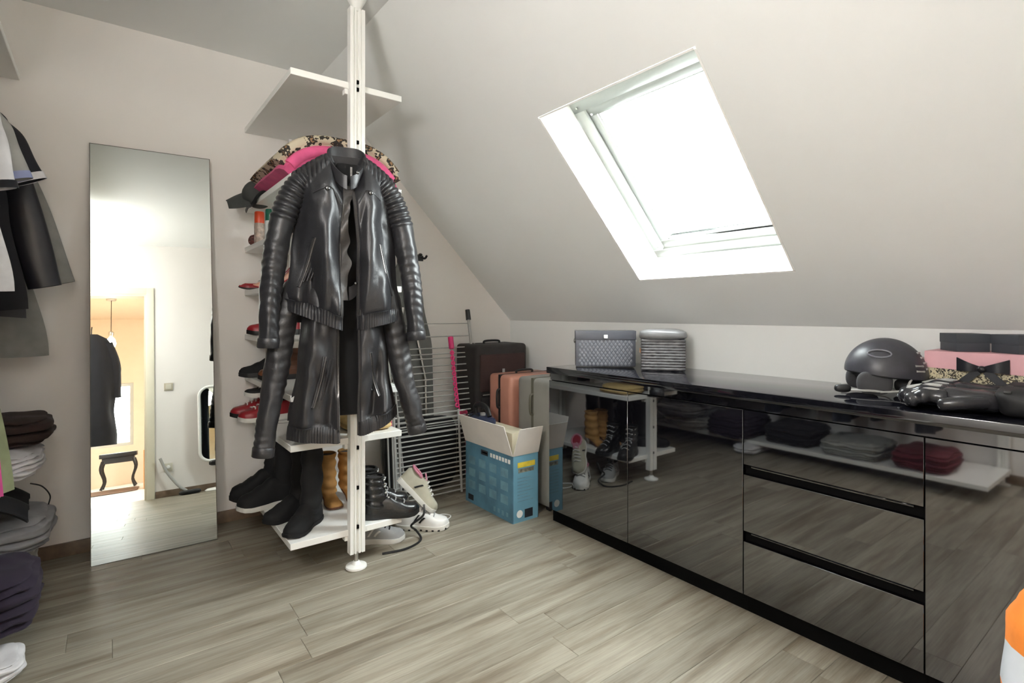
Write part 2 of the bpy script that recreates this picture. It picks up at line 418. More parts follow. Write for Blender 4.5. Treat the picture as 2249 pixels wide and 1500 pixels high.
MB().box(-.04, .04, 0, .012, -.04, .04).build('plate', MATS['beige_rocker'], so, bevel=.003)
MB().lathe([(.017, 0), (.019, .004), (.019, .03), (.012, .036)], 16).xform(Matrix.Rotation(R(-90), 3, 'X'), (0, .012, 0)).build('plug', M_white, so)

# ------------------------------------------------------------------ the bright hall behind the camera (seen in the mirror)
HX0, HX1, HY = -1.3, 1.5, -4.1
M_hall = flat('hall_paint', (.80, .68, .55), .7, .02)
M_hfl = flat('hall_floor_tile', (.70, .69, .66), .3, .05, 3)
struct(MB().box(HX0, HX1, HY, YB-.12, -.05, -.001).build('floor', M_hfl))
struct(MB().box(HX0-.1, HX0, HY, YB-.12, -.05, 2.75).build('wall_hall_left', M_hall))
struct(MB().box(HX1, HX1+.1, HY, -2.5, -.05, 2.75).box(HX1, HX1+.1, -1.2, YB-.12, -.05, 2.75).box(HX1, HX1+.1, -2.5, -1.2, -.05, .9).box(HX1, HX1+.1, -2.5, -1.2, 2.1, 2.75).build('wall_hall_right', M_hall, smooth=0))
w3 = struct(tag(bpy.data.objects.new('added_fill_window', None))); col.objects.link(w3)  # unseen side window, added to flood the hall with fill light
mb = MB()
for y0, y1, z0, z1 in ((-2.5,-1.2,.9,.95),(-2.5,-1.2,2.05,2.1),(-2.5,-2.45,.95,2.05),(-1.25,-1.2,.95,2.05),(-1.875,-1.825,.95,2.05)): mb.box(HX1+.03, HX1+.08, y0, y1, z0, z1)
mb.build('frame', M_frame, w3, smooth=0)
for y0, y1 in ((-2.45, -1.875), (-1.825, -1.25)): MB().box(HX1+.05, HX1+.056, y0, y1, .95, 2.05).build('pane', M_glass, w3, smooth=0)
struct(MB().box(HX0-.1, HX1+.1, HY, YB-.12, 2.66, 2.76).build('ceiling', M_hall))
hx0, hx1, hz0, hz1 = -.95, -.20, .60, 1.60
mb = MB().box(HX0-.1, hx0, HY-.12, HY, -.05, 2.75).box(hx1, HX1+.1, HY-.12, HY, -.05, 2.75).box(hx0, hx1, HY-.12, HY, -.05, hz0).box(hx0, hx1, HY-.12, HY, hz1, 2.75)
struct(mb.build('wall_hall_end', M_hall, smooth=0))
w2 = struct(tag(bpy.data.objects.new('window_2', None))); col.objects.link(w2)
mb = MB()
for x0, x1, z0, z1 in ((hx0,hx1,hz0,hz0+.05),(hx0,hx1,hz1-.05,hz1),(hx0,hx0+.05,hz0+.05,hz1-.05),(hx1-.05,hx1,hz0+.05,hz1-.05),((hx0+hx1)/2-.025,(hx0+hx1)/2+.025,hz0+.05,hz1-.05)):
    mb.box(x0, x1, HY-.09, HY-.04, z0, z1)
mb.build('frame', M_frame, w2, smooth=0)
for a, b_ in ((hx0+.05, (hx0+hx1)/2-.025), ((hx0+hx1)/2+.025, hx1-.05)): MB().box(a, b_, HY-.068, HY-.062, hz0+.05, hz1-.05).build('pane', M_glass, w2, smooth=0)
tag(MB().soft((0,0,.006), (.85, .9, .012), (8,8,2), 8, .001).build('rug', fabric('brown_rug', (.16, .085, .045)), loc=(-.50, -2.5, 0)), 'dark brown mat on the pale hall floor, seen in the tall mirror', 'rug')
dr = thing('drawer_unit', 'small orange wooden drawer unit in the hall, seen in the tall mirror', 'drawers', (.19, -2.3, 0))
M_or = flat('orange_wood', (.62, .24, .04), .45, .15, 18)
MB().box(-.2, .2, -.16, .15, 0, .50).build('carcass', M_or, dr, bevel=.004)
for k in range(3):
    d = MB().box(-.188, .188, .15, .165, .03+k*.155, .165+k*.155).build('drawer', M_or, dr, bevel=.003)
    MB().box(-.188, .188, .146, .1515, .165+k*.155, .183+k*.155).build('grip_gap', M_dark, d)
tb = thing('side_table', 'small dark table with curved legs in the hall, seen in the tall mirror', 'table', (-.34, -3.3, 0))
MB().box(-.22, .22, -.18, .18, .44, .50).build('table_top', M_black, tb, bevel=.008)
MB().box(-.19, .19, -.15, .15, .36, .44).build('apron', M_black, tb)
for sx in (-1, 1):
    for sy in (-1, 1):
        MB().tube(smooth_path([(sx*.18, sy*.14, .40), (sx*.205, sy*.15, .28), (sx*.165, sy*.14, .12), (sx*.20, sy*.155, 0.005)], 10), [.02, .021, .02, .018, .016, .014, .013, .013, .014, .016, .018], 8).build('leg', M_black, tb)
pe = thing('pendant_lamp', 'small glowing pendant lamp on a thin cord, seen in the tall mirror', 'lamp', (-.39, -2.5, 2.66))
MB().lathe([(.05, -.05), (.06, -.04), (.06, 0)], 20).build('canopy', M_metal, pe)
MB().cyl((0,0,-.05), (0,0,-.50), .004, n=8).build('cord', M_black, pe)
MB().lathe([(.012, -.57), (.03, -.55), (.033, -.50), (.012, -.485)], 16).build('lamp_holder', M_metal, pe)
m_em, nt, b = new_mat('lamp_glow'); b.inputs['Emission Color'].default_value = (1, .78, .50, 1); b.inputs['Emission Strength'].default_value = 22
b.inputs['Base Color'].default_value = (.9, .85, .75, 1)
MB().lathe([(.02, -.72), (.05, -.70), (.06, -.66), (.045, -.60), (.02, -.57)], 20).build('shade', m_em, pe)

# globe lamp added as fill light for the slope, unseen, left of the camera
cl = thing('added_fill_lamp', 'unseen white globe lamp added as fill light beside the doorway', 'lamp', (-.60, .64, ZC))
MB().lathe([(.05, -.035), (.06, -.03), (.06, 0)], 32).build('canopy', M_white, cl)
MB().cyl((0, 0, -.03), (0, 0, -.58), .004, n=8).build('cord', M_white, cl)
MB().lathe([(.018, -.60), (.03, -.58), (.03, -.55), (.010, -.53)], 20).build('shade_holder', M_white, cl)
m_cl, nt, b = new_mat('added_fill_glow'); b.inputs['Emission Color'].default_value = (1, .98, .96, 1); b.inputs['Emission Strength'].default_value = 11
MB().ellipsoid((0, 0, -.74), (.17, .17, .165), 32, 18).build('globe', m_cl, cl)

# ------------------------------------------------------------------ tall leaning mirror
H_m, lean = 2.09, math.atan2(.215, 2.079)
mi = thing('leaning_mirror', 'tall frameless mirror leaning against the far wall beside the shelf unit', 'mirror', (.2065, 3.2325, 0.001), rot=(-lean, R(-.44), R(-2.1)))
m_mir, nt, b = new_mat('mirror_silver'); setp(b, metal=1.0, rough=.004); b.inputs['Base Color'].default_value = (.60, .62, .59, 1)
MB().box(-.2645, .2645, 0, .004, .003, H_m-.003).build('glass', m_mir, mi, smooth=0)
mb = MB().box(-.2675, .2675, .004, .016, 0, H_m).box(-.2675, -.2645, 0, .004, 0, H_m).box(.2645, .2675, 0, .004, 0, H_m).box(-.2645, .2645, 0, .004, H_m-.003, H_m).box(-.2645, .2645, 0, .004, 0, .003)
mb.build('edge_backing', flat('mirror_edge', (.10, .09, .07), .4), mi, smooth=0)

# ------------------------------------------------------------------ black gloss cabinets under the slope
XF, XDOOR, XBACK = 2.032, 2.048, 2.61
Yb_ = [2.338, 1.75, 1.15, .55, -.05]
labs = ['black high-gloss door cabinet at the far left end, next to the blue box', 'black high-gloss door cabinet between the far left one and the drawers',
        'black high-gloss cabinet with three wide handleless drawers', 'black high-gloss door cabinet at the right edge, right of the drawers']
for i in range(4):
    y1, y0 = Yb_[i], Yb_[i+1]
    c = thing('base_cabinet', labs[i], 'cabinet', (XDOOR, (y0+y1)/2, 0), 0, 'black gloss base cabinets')
    h = (y1-y0)/2
    MB().box(.022, XBACK-XDOOR, -h+.001, h-.001, .075, .86).build('carcass', M_dark, c)
    MB().box(.032, .045, -h+.0005, h-.0005, 0, .075).build('plinth', M_dark, c)
    MB().box(.012, .022, -h, h, .824, .862).build('grip_rail', M_gloss, c)
    if i != 2:
        MB().box(0, .02, -h+.0015, h-.0015, .077, .822).build('door', M_gloss, c, bevel=.0012, seg=1)
    else:
        for z0, z1 in ((.602, .822), (.334, .562), (.077, .292)):
            d = MB().box(0, .02, -h+.0015, h-.0015, z0, z1).build('drawer_front', M_gloss, c, bevel=.0012, seg=1)
        for z0, z1 in ((.562, .602), (.292, .334)):
            MB().box(.018, .0215, -h+.002, h-.002, z0+.001, z1-.001).build('grip_channel', M_dark, c)
            MB().tube([(.012, -h+.03, z1-.006), (.012, h-.03, z1-.006)], .006, 8).build('grip_lip', M_gloss, c)
wt = MB().box(XF, XBACK+.006, -.055, 2.342, .864, .900).build('worktop', M_wtop, bevel=.0025)
tag(wt, 'long black glossy worktop over the cabinets under the sloping wall', 'worktop')
# ================================================================== tall open shelf unit in front of the far wall
SX0, SX1, SY0, SY1 = .650, 1.186, 2.478, YG-.004
PX, PY = .947, 2.490
su = thing('shelf_unit', 'white open shelf unit on a floor-to-ceiling post with two leather jackets hung on it', 'shelf unit', (0, 0, 0))
def post_profile(mb, cx, cy, z0, z1, w=.072, d=.040):
    a, b2 = w/2, d/2
    poly = [(-a,-b2),(-a+.016,-b2),(-a+.016,-b2+.007),(-a+.022,-b2+.007),(-a+.022,-b2),(-.006,-b2),(-.006,-b2+.012),(.006,-b2+.012),(.006,-b2),
            (a-.022,-b2),(a-.022,-b2+.007),(a-.016,-b2+.007),(a-.016,-b2),(a,-b2),(a,b2),(-a,b2)]
    return mb.prism([(cx+x, cy+y) for x, y in poly], z0, z1)
post = post_profile(MB(), PX, PY-.02, .075, ZC-.06).build('post', M_white, su, smooth=0)
for z in (.20, .385, .575, .80, 1.0, 1.2, 1.4, 1.6, 1.8, 2.02, 2.27, 2.305):
    MB().box(PX-.006, PX+.006, PY-.0415, PY-.030, z-.008, z+.008).build('slot_hole', M_dark, post, smooth=0)
MB().cyl((PX, PY-.02, .02), (PX, PY-.02, .08), .010, n=12).build('threaded_rod', M_metal, su)
MB().lathe([(.046, 0), (.050, .006), (.048, .013), (.022, .020), (.014, .034)], 28, (PX, PY-.02, 0)).build('foot', M_white, su)
MB().lathe([(.014, ZC-.07), (.045, ZC-.012), (.050, ZC-.001)], 24, (PX, PY-.02, 0)).build('ceiling_foot', M_white, su)
SH = [2.305, 1.835, 1.598, 1.346, 1.086, .846, .622, .186]          # shelf tops
for z in SH:
    s = MB().box(SX0, SX1, SY0, SY1, z-.030, z).build('shelf', M_white, su, bevel=.002, seg=1)
    MB().box(PX-.05, PX+.05, PY-.004, PY+.03, z-.055, z-.030).build('bracket', M_white, s, bevel=.002, seg=1)
# wall-side post
post_profile(MB(), .92, YG-.03, .03, 2.32, .06, .03).build('wall_post', M_white, su, smooth=0)

# ------------------------------------------------------------------ leather jackets
def jacket(name, label, loc, rotz, P, mat, ribs):
    """local: x to the viewer's right, -y towards the viewer, z up from the floor"""
    J = thing(name, label, 'jacket', loc, rotz, 'black leather jackets on the post')
    zs, zn, zh = P['z_sh'], P['z_neck'], P['z_hem']; wl, wr, nk = P['wl'], P['wr'], .075
    seed = P['seed']
    def top(x, front=False):            # shoulder line, dipping at the front neck
        a = abs(x); w = wl if x < 0 else wr
        if a > nk: return zn - (zn-zs-.02)*max(0, (a-nk)/(w-nk))**1.25
        return zn - (.150*(1-a/nk)**.8 if front else 0)
    def folds(x, v, k):
        f = 0
        f += .022*sin(x*34+seed+1.2*sin(v*3+seed))*min(1, v*1.6)
        f += .009*sin(x*71+v*4+seed*2)*min(1, v*1.2)
        f += .018*noise.noise(Vector((x*9+seed*5, v*3.2, k)))*min(1, v*3)
        f += .007*noise.noise(Vector((x*26+seed*3, v*9, k+4)))
        return f*P.get('fold', 1)
    def hemz(side, x): return P['hem_l'](x) if side < 0 else P['hem_r'](x)
    def ribd(x, z, v):
        if not ribs: return 0
        a = abs(x); d = top(x)-z
        if a < nk+.008: return 0
        lim = .055+.085*(a-nk)/.15
        return .008*abs(sin(a*165))*max(0, min(1, (lim-d)/.014))
    def panel(side):
        def fn(u, v):      # u: side seam -> front edge
            w = (wl if side < 0 else wr)
            edge = P['edge_l'](v) if side < 0 else P['edge_r'](v)
            wv = curve([(0, w), (.10, w*.97), (.25, w*.90), (.6, w*1.0), (1, w*P['flare'])], v)
            x = lerp(side*wv, edge, u)
            xt = lerp(side*w, edge, u)
            zt = top(xt, True); z = lerp(zt, hemz(side, x), v)
            hemp = max(0, min(1, (v-.90)/.03))
            bulge = curve([(0, .0), (.06, .045), (.2, .085), (.6, .09), (1, .085)], v)
            y = -bulge*sin(min(1, u*1.35+.02)*pi/2)**.8 - .012
            y += folds(x, v, side)*(.35+.65*min(1, u*3))*(1-.75*hemp)
            y -= ribd(xt, z, v)
            y += (.02 if u > .92 else 0)*min(1, v*4)*(u-.92)/.08
            return (x, y, z)
        return fn
    th = .004
    for side in (-1, 1):
        MB().sheet(panel(side), 60, 80, th*side).build('front_panel', mat, J, smooth=60)
    def back(u, v):
        x = lerp(-wl*1.0, wr*1.0, u); wv = curve([(0, 1), (.25, .92), (.6, 1.0), (1, P['flare'])], v); 
        zt = top(x); z = lerp(zt, P['hem_b'], v); x *= wv
        return (x, .012+.045*sin(pi*u)*min(1, v*6) + .006*sin(x*40+seed)*v, z)
    MB().sheet(back, 24, 24, th).build('back_panel', mat, J, smooth=60)
    def liner(u, v):
        x = lerp(-.07, .075, u); z = lerp(zn-.03, P['hem_b']+.01, v)
        return (x, .035-.02*sin(pi*u)+.004*sin(x*90), z)
    MB().sheet(liner, 8, 16, .002).build('lining', M_lining, J)
    # waistband
    for side in (-1, 1):
        pf = panel(side)
        def band(u, v, pf=pf):
            p = Vector(pf(u*.985, .915+.085*v)); return (p.x*1.004, p.y-.007-.002*sin(u*120), p.z)
        MB().sheet(band, 60, 4, .006*side).build('waistband', mat, J, smooth=60)
        def zipf(u, v, pf=pf):
            p = Vector(pf(.955+.04*u, .06+.93*v)); return (p.x, p.y-.006, p.z)
        MB().sheet(zipf, 2, 60, .003*side).build('zip_tape', flat('zip_metal', (.20, .19, .185), .35, .3, 400, metal=.7), J)
        # chest seam with snap button, slanted side pocket
        w = wl if side < 0 else wr
        pts = [Vector(pf(u, .215))+Vector((0, -.006, 0)) for u in [k/12 for k in range(4, 12)]]
        if P['chest']: 
            MB().tube(pts, .0035, 6).build('chest_seam', mat, J)
            q = Vector(pf(.62, .225)) + Vector((0, -.009, 0))
            MB().ellipsoid(q, (.011, .007, .011), 12, 8).build('snap_button', flat('snap_metal', (.18, .18, .18), .25, metal=1), J)
        a, b2 = P['pocket']
        pts = [Vector(pf(lerp(a[0], b2[0], k/10), lerp(a[1], b2[1], k/10)))+Vector((0, -.007, 0)) for k in range(11)]
        po = MB().tube(pts, .007, 8).build('pocket_welt', mat, J)
        MB().tube([p+Vector((-.006*side, -.006, 0)) for p in pts], .0028, 6).build('pocket_zip', MATS['zip_metal'], po)
        # extra stitched ribs beside the pocket
        for k in range(1, 4):
            MB().tube([p+Vector((.014*k*-side, .002, .004*k)) for p in pts[1:-1]], .0035, 6).build('stitched_rib', mat, J)
    if P['chest']:
        pf = panel(-1)
        def plk(u, v):
            t = .03+.78*v; p = Vector(pf(.985, t)); k = (.5+.5*sin(v*11+1))*(.6+.4*sin(v*29))
            return (p.x+lerp(-.006, .022+.026*k, u), p.y-.010-.010*sin(v*17+u*2), p.z)
        MB().sheet(plk, 6, 70, -.004).build('turned_placket', leather('placket_leather', (.055, .050, .048), .38), J, smooth=60)
    # collar: standing band, open at the front
    cz = zn-.012
    def collar(u, v):
        an = lerp(-pi*.5-.12+2*pi, -pi*.5+.12, u)     # from right front, round the back, to the left front
        rr = .082+.006*v; ca, sa = cos(an), sin(an)
        f = .5-.5*sa
        z = cz + lerp(-.012-.150*f**1.6, .062-.165*f**1.5, v)
        return (rr*ca*(1.02-.25*f*f), rr*sa*.62-.012-.040*f**1.5, z)
    MB().sheet(collar, 40, 8, .006).build('collar', mat, J, smooth=60)
    MB().ellipsoid((.036, -.108, cz-.085), (.008, .006, .008), 10, 8).build('collar_snap', MATS['snap_metal'] if 'snap_metal' in MATS else M_metal, J)
    MB().box(-.026, .03, .020, .0215, cz-.090, cz-.030).build('neck_label', flat('label_satin', (.30, .29, .28), .4, .3, 60), J)
    # sleeves
    for side, key in ((-1, 'sl'), (1, 'sr')):
        path = smooth_path(P[key], 190); n = len(path)
        rad = []
        for i in range(n):
            t = i/(n-1); rad.append((curve([(0, .030), (.08, .052), (.18, .064), (.35, .063), (.7, .054), (1, .046)], t), curve([(0, .028), (.10, .052), (.4, .052), (1, .040)], t)))
        def disp(t, an, side=side):
            d = 0
            if ribs and .04 < t < .44: d += .0075*abs(sin(t*92))-.003
            w = max(0, min(1, (t-(.38 if ribs else .15))*6))
            d += w*.0018*sin(t*150+1.9*sin(an*2+seed)+seed+4*sin(t*7))*(.5+.5*sin(an+seed+t*9))
            d += w*.006*noise.noise(Vector((t*13+seed, cos(an)*1.6, sin(an)*1.6+side)))
            return d
        s = MB().tube(path, rad, 28, disp=disp, up=(0, -1, 0), caps=False).build('sleeve', mat, J, smooth=60)
        e0, e1 = path[-4], path[-1]; dd = (e1-e0).normalized()
        MB().tube([e1-dd*.04, e1-dd*.037, e1-dd*.002, e1+dd*.002], [(.048,.043),(.050,.045),(.0495,.0445),(.045,.040)], 28, up=(0,-1,0), caps=False).build('cuff', mat, s, smooth=60)
        MB().tube([e1-dd*.012, e1-dd*.010], [(.046,.042),(.046,.042)], 20, up=(0,-1,0)).build('cuff_lining', M_lining, s)
    return J
jx, jy = .868, 2.405
P1 = dict(z_sh=1.800, z_neck=1.925, z_hem=1.16, wl=.232, wr=.218, flare=1.10, seed=1.3, chest=True, hem_b=1.17, fold=1.35,
          hem_l=lambda x: 1.135+.09*max(0, (-x-.03)/.22), hem_r=lambda x: 1.135+.05*max(0, (x-.04)/.22),
          edge_l=lambda v: lerp(-.008, -.026, min(1, v*2.2)), edge_r=lambda v: lerp(.012, .040, min(1, v*2.2)), pocket=((.42, .50), (.18, .82)),
          sl=[(-.13,-.005,1.815),(-.205,-.01,1.760),(-.258,-.015,1.640),(-.292,-.02,1.480),(-.312,-.03,1.30),(-.322,-.04,1.065)],
          sr=[(.12,-.005,1.815),(.190,-.01,1.755),(.240,-.01,1.640),(.272,-.02,1.480),(.297,-.03,1.30),(.312,-.045,1.085)])
jacket('leather_jacket', 'black leather jacket with ribbed shoulders, the upper of two on the shelf post', (jx, jy-.02, 0), R(-14), P1, M_leather, True)
P2 = dict(z_sh=1.33, z_neck=1.44, z_hem=.66, wl=.200, wr=.190, flare=1.20, seed=4.1, chest=False, hem_b=.735, fold=1.7,
          hem_l=lambda x: .640+.02*max(0, (-x-.03)/.2), hem_r=lambda x: .665+.085*max(0, (x-.05)/.2)**1.5,
          edge_l=lambda v: lerp(-.05, -.030, min(1, v*3)), edge_r=lambda v: lerp(.065, .050, min(1, v*3)), pocket=((.62, .52), (.40, .80)),
          sl=[(-.160,.01,1.37),(-.222,.0,1.29),(-.265,-.01,1.12),(-.290,-.025,.93),(-.318,-.045,.77),(-.338,-.06,.605)],
          sr=[(.150,.01,1.37),(.195,.0,1.29),(.228,-.01,1.12),(.258,-.03,.93),(.298,-.05,.77),(.325,-.06,.650)])
jacket('leather_jacket', 'worn black leather jacket hanging lower, below the ribbed one, on the shelf post', (jx, jy+.002, 0), R(-14), P2, M_leather2, False)
# ================================================================== shoes
def rotm(e): return Matrix.Rotation(e[2], 3, 'Z') @ Matrix.Rotation(e[1], 3, 'Y') @ Matrix.Rotation(e[0], 3, 'X')
HALF = [(0, .55), (.06, .80), (.22, .92), (.42, .80), (.62, .98), (.78, 1.0), (.90, .82), (.97, .50), (1, .12)]
def shoe(name, label, loc, rz, cols, L=.28, W=.050, shaft=0, heel=0, laces=5, point=False, group=None, rot=None, fur=False, stripes=0, eyelets=False, sole_t=.026, puff=1.0):
    """local: heel at x=0, toe at +x, z=0 under the sole"""
    T = thing(name, label, 'shoe' if shaft < .06 else 'boot', loc, rz, group, rot)
    def hw(t):
        h = curve(HALF, t)
        if point: h *= curve([(0, .8), (.5, .85), (.8, .62), (1, .25)], t)
        return W*h
    def lift(t): return heel*max(0, 1-t/.62)**1.2 + .010*max(0, (t-.8)/.2)**2
    n = 22
    # sole
    mb = MB(); vs = []; fs = []
    for i in range(n+1):
        t = i/n; x = L*t; w = hw(t)*1.05+.001; z = lift(t); st = sole_t*(1.2-.35*t)
        vs += [(x, -w*.94, z), (x, w*.94, z), (x, w, z+st*.5), (x, w*.98, z+st), (x, -w*.98, z+st), (x, -w, z+st*.5)]
    for i in range(n):
        for k in range(6): l = (k+1) % 6; fs.append((i*6+k, i*6+l, (i+1)*6+l, (i+1)*6+k))
    fs.append(tuple(range(5, -1, -1))); fs.append(tuple(n*6+k for k in range(6)))
    so = mb.add(vs, fs).build('sole', cols['sole'], T, smooth=50)
    if heel > .03: MB().tube([(L*.07, 0, heel*.95), (L*.06, 0, 0)], [(.022, .022), (.008, .008)], 10).build('heel', cols.get('heel', cols['sole']), T)
    if cols.get('tread') is not None:
        mb = MB()
        for k in range(9):
            t = .06+.88*k/8; mb.box(L*t-.006, L*t+.006, -hw(t)*1.07, hw(t)*1.07, lift(t)+.001, lift(t)+sole_t*.35)
        mb.build('tread', cols['tread'], T, smooth=0)
    # upper
    Ht = [(0, .062), (.08, .085), (.25, .078), (.45, .085), (.62, .062), (.80, .044), (.93, .036), (1, .012)]
    if heel > .03: Ht = [(0, .05), (.1, .055), (.3, .035), (.6, .030), (.85, .03), (1, .008)]
    m = 12; vs = []; fs = []
    def top(t): return curve(Ht, t)*puff
    for i in range(n+1):
        t = i/n; x = L*(t*.985+.005); w = hw(t)*(.98); z0 = lift(t)+sole_t*(1.2-.35*t)-.003; h = top(t)
        for k in range(m+1):
            a = pi*k/m; ca, sa = cos(a), sin(a)
            fz = noise.noise(Vector((t*30, a*4, L*50)))*.004 if fur else 0
            vs.append((x, w*math.copysign(abs(ca)**.75, ca), z0+h*abs(sa)**.8+fz))
    for i in range(n):
        for k in range(m): fs.append((i*(m+1)+k, i*(m+1)+k+1, (i+1)*(m+1)+k+1, (i+1)*(m+1)+k))
        fs.append((i*(m+1), (i+1)*(m+1), (i+1)*(m+1)+m, i*(m+1)+m))
    fs.append(tuple(range(m+1))); fs.append(tuple(n*(m+1)+k for k in range(m, -1, -1)))
    MB().add(vs, fs).build('upper', cols['upper'], T, smooth=70)
    zc = lift(.2)+sole_t+top(.2)
    if shaft > 0:
        p = [(L*.22, 0, zc-.05), (L*.22, 0, zc-.01), (L*.19, 0, zc+shaft*.3), (L*.18, 0, zc+shaft*.7), (L*.18, 0, zc+shaft)]
        pth = smooth_path(p, 24)
        rr = [(lerp(.060, .062, i/24) if shaft > .15 else lerp(.062, .052, i/24), .046) for i in range(25)]
        MB().tube(pth, rr, 20, up=(1, 0, 0), caps=False, disp=lambda t, a: (.004*sin(t*26+2*sin(a+1)) if not fur else .007*noise.noise(Vector((t*14, a*3, L*9))))).build('shaft', cols['upper'], T, smooth=70)
        e = pth[-1]
        MB().tube([e-Vector((0,0,.012)), e-Vector((0,0,.010))], [(.058,.044) if shaft > .15 else (.05, .044)]*2, 18, up=(1,0,0)).build('lining', cols['lining'], T)
        MB().tube([e+Vector((rr[-1][0]*cos(a), .046*sin(a), 0)) for a in [2*pi*k/20 for k in range(20)]], .005, 6, closed=True).build('shaft_rim', cols.get('rim', cols['upper']), T)
    elif heel <= .03:
        ring_ = [(L*(.20+.155*cos(a)), .036*sin(a), zc-.004+.012*cos(a)**2*(-1 if cos(a) > 0 else .6)+.006) for a in [2*pi*k/24 for k in range(24)]]
        MB().tube(ring_, .0065, 8, closed=True).build('collar', cols.get('rim', cols['upper']), T)
        c = Vector((L*.20, 0, zc+.003)); mb = MB(); mb.add([c]+[Vector(q) for q in ring_], [(0, 1+k, 1+(k+1) % 24) for k in range(24)]); mb.build('lining', cols['lining'], T)
        MB().sheet(lambda u, v: (lerp(L*.33, L*.44, u), (v-.5)*.042, zc+.022-.022*u), 4, 4, .005).build('tongue', cols.get('tongue', cols['upper']), T)
    else:
        MB().sheet(lambda u, v: (L*lerp(.08, .55, u), (v-.5)*2*.028*(1-.3*u), lift(lerp(.08, .55, u))+sole_t+top(lerp(.08, .55, u))+.004), 8, 4, .002).build('lining', cols['lining'], T)
    if laces:
        for k in range(laces):
            t = (.42+.30*k/max(1, laces-1)) if shaft <= .12 else (.45+.2*k/laces)
            z = lift(t)+sole_t*(1.2-.35*t)-.003+top(t)+.004; w = hw(t)*.52
            q = [(L*t, -w, z-.010), (L*t+.003, -w*.4, z), (L*t-.003, w*.4, z), (L*t, w, z-.010)]
            MB().tube(smooth_path(q, 8), .0034, 6).build('lace', cols['lace'], T)
    if eyelets:
        for k in range(5):
            for sgn in (-1, 1):
                z = zc-.045+k*.032; x = L*.22+.058-.004*k if k > 1 else L*(.45-.06*k)
                if k < 2: z = lift(.4)+sole_t+top(.45)-.012+.01*k
                MB().ellipsoid((x, sgn*(.020), z), (.006, .006, .006), 8, 6).build('eyelet', M_metal, T)
            if k > 1: MB().tube([(L*.22+.062-.004*k, -.02, z), (L*.22+.066-.004*k, 0, z+.008), (L*.22+.062-.004*k, .02, z)], .003, 6).build('lace', cols['lace'], T)
    for k in range(stripes):
        for sgn in (-1, 1):
            t0, t1 = .36+.11*k, .46+.11*k
            def st(u, v, sgn=sgn, t0=t0, t1=t1):
                t = lerp(t0, t1, v)-.02+.035*u; a = lerp(.12, .62, v)
                return (L*t, sgn*hw(t)*abs(cos(a))**.75*1.0+sgn*.0035, lift(t)+sole_t*(1.2-.35*t)-.003+top(t)*abs(sin(a))**.8+.002)
            MB().sheet(st, 2, 6, .002*sgn).build('side_stripe', cols['stripe'], T)
    return T
F = fabric
c_blk = flat('black_suede', (.005, .005, .006), .8, .2, 30)
c_blkl = leather('black_boot_leather', (.012, .012, .013), .22)
c_wht = flat('white_shoe_leather', (.72, .71, .69), .45, .05); c_wsole = flat('white_rubber', (.70, .69, .65), .55, .05)
c_red = flat('red_shoe_leather', (.28, .010, .018), .4, .1); c_pink = F('pink_mesh', (.55, .22, .30))
c_tan = flat('tan_suede', (.46, .24, .075), .8, .12, 25); c_brn = flat('brown_shoe_leather', (.13, .045, .018), .45, .15, 20)
c_gry = F('grey_mesh', (.33, .33, .33)); c_dlin = F('dark_shoe_lining', (.03, .028, .03)); c_rlin = F('red_shoe_lining', (.30, .02, .04))
c_olive = F('beige_mesh', (.40, .38, .30))
Z1, Z4, Z5, Z6, Z7, ZB = 1.598+.001, 1.346+.001, 1.086+.001, .846+.001, .622+.001, .186+.001
PI_ = pi
shoe('pointed_pump', 'red and black pointed high-heeled shoe on the third shelf from the top', (.83, 3.34, Z4), PI_, dict(sole=M_black, upper=c_red, lining=c_dlin), L=.235, W=.040, heel=.07, laces=0, point=True, sole_t=.008, group='shoes on the tall shelf unit')
shoe('pointed_pump', 'beige high-heeled shoe behind the red and black one, half hidden by the jacket sleeve', (.86, 3.13, Z4), PI_*.97, dict(sole=c_red, upper=flat('beige_pink_leather', (.58, .33, .24), .4), lining=c_rlin), L=.23, W=.040, heel=.085, laces=0, point=True, sole_t=.008, group='shoes on the tall shelf unit')
shoe('sneaker', 'red and black low sneaker alone on the shelf below the pumps', (.90, 3.25, Z5), PI_, dict(sole=M_black, upper=c_red, lining=c_dlin, lace=c_blk, rim=c_blk, tongue=c_blk), group='shoes on the tall shelf unit')
shoe('high_top_boot', 'black pointed ankle boot with pale studs beside the jacket sleeve', (.86, 3.31, Z6), PI_, dict(sole=M_black, upper=c_blk, lining=c_dlin, lace=c_gry), L=.27, shaft=.10, point=True, eyelets=True, laces=0, group='shoes on the tall shelf unit')
shoe('ankle_boot', 'brown leather ankle boot behind the black studded one', (.90, 3.12, Z6), PI_, dict(sole=M_black, upper=c_brn, lining=c_dlin, lace=c_brn), L=.25, shaft=.09, laces=3, group='shoes on the tall shelf unit')
shoe('sneaker', 'red and white sneaker with black toe, nearest the wall, overhanging the shelf edge', (.85, 3.33, Z7), PI_, dict(sole=c_blk, upper=c_red, lining=c_dlin, lace=c_wht, rim=c_wht, stripe=c_wht), L=.30, stripes=3, group='shoes on the tall shelf unit')
shoe('sneaker', 'red sneaker with white sole overhanging the shelf, beside the one with a black sole', (.85, 3.18, Z7), PI_*1.02, dict(sole=c_wsole, upper=c_red, lining=c_dlin, lace=c_wht, rim=c_blk, stripe=c_wht), L=.29, stripes=2, group='shoes on the tall shelf unit')
shoe('sneaker', 'black and white sneaker lying on top of the red sneakers', (.87, 3.25, Z7+.118), PI_*.98, dict(sole=c_wsole, upper=c_blk, lining=c_dlin, lace=c_wht, rim=c_blk, stripe=c_wht), L=.26, W=.042, stripes=3, group='shoes on the tall shelf unit', puff=.62)
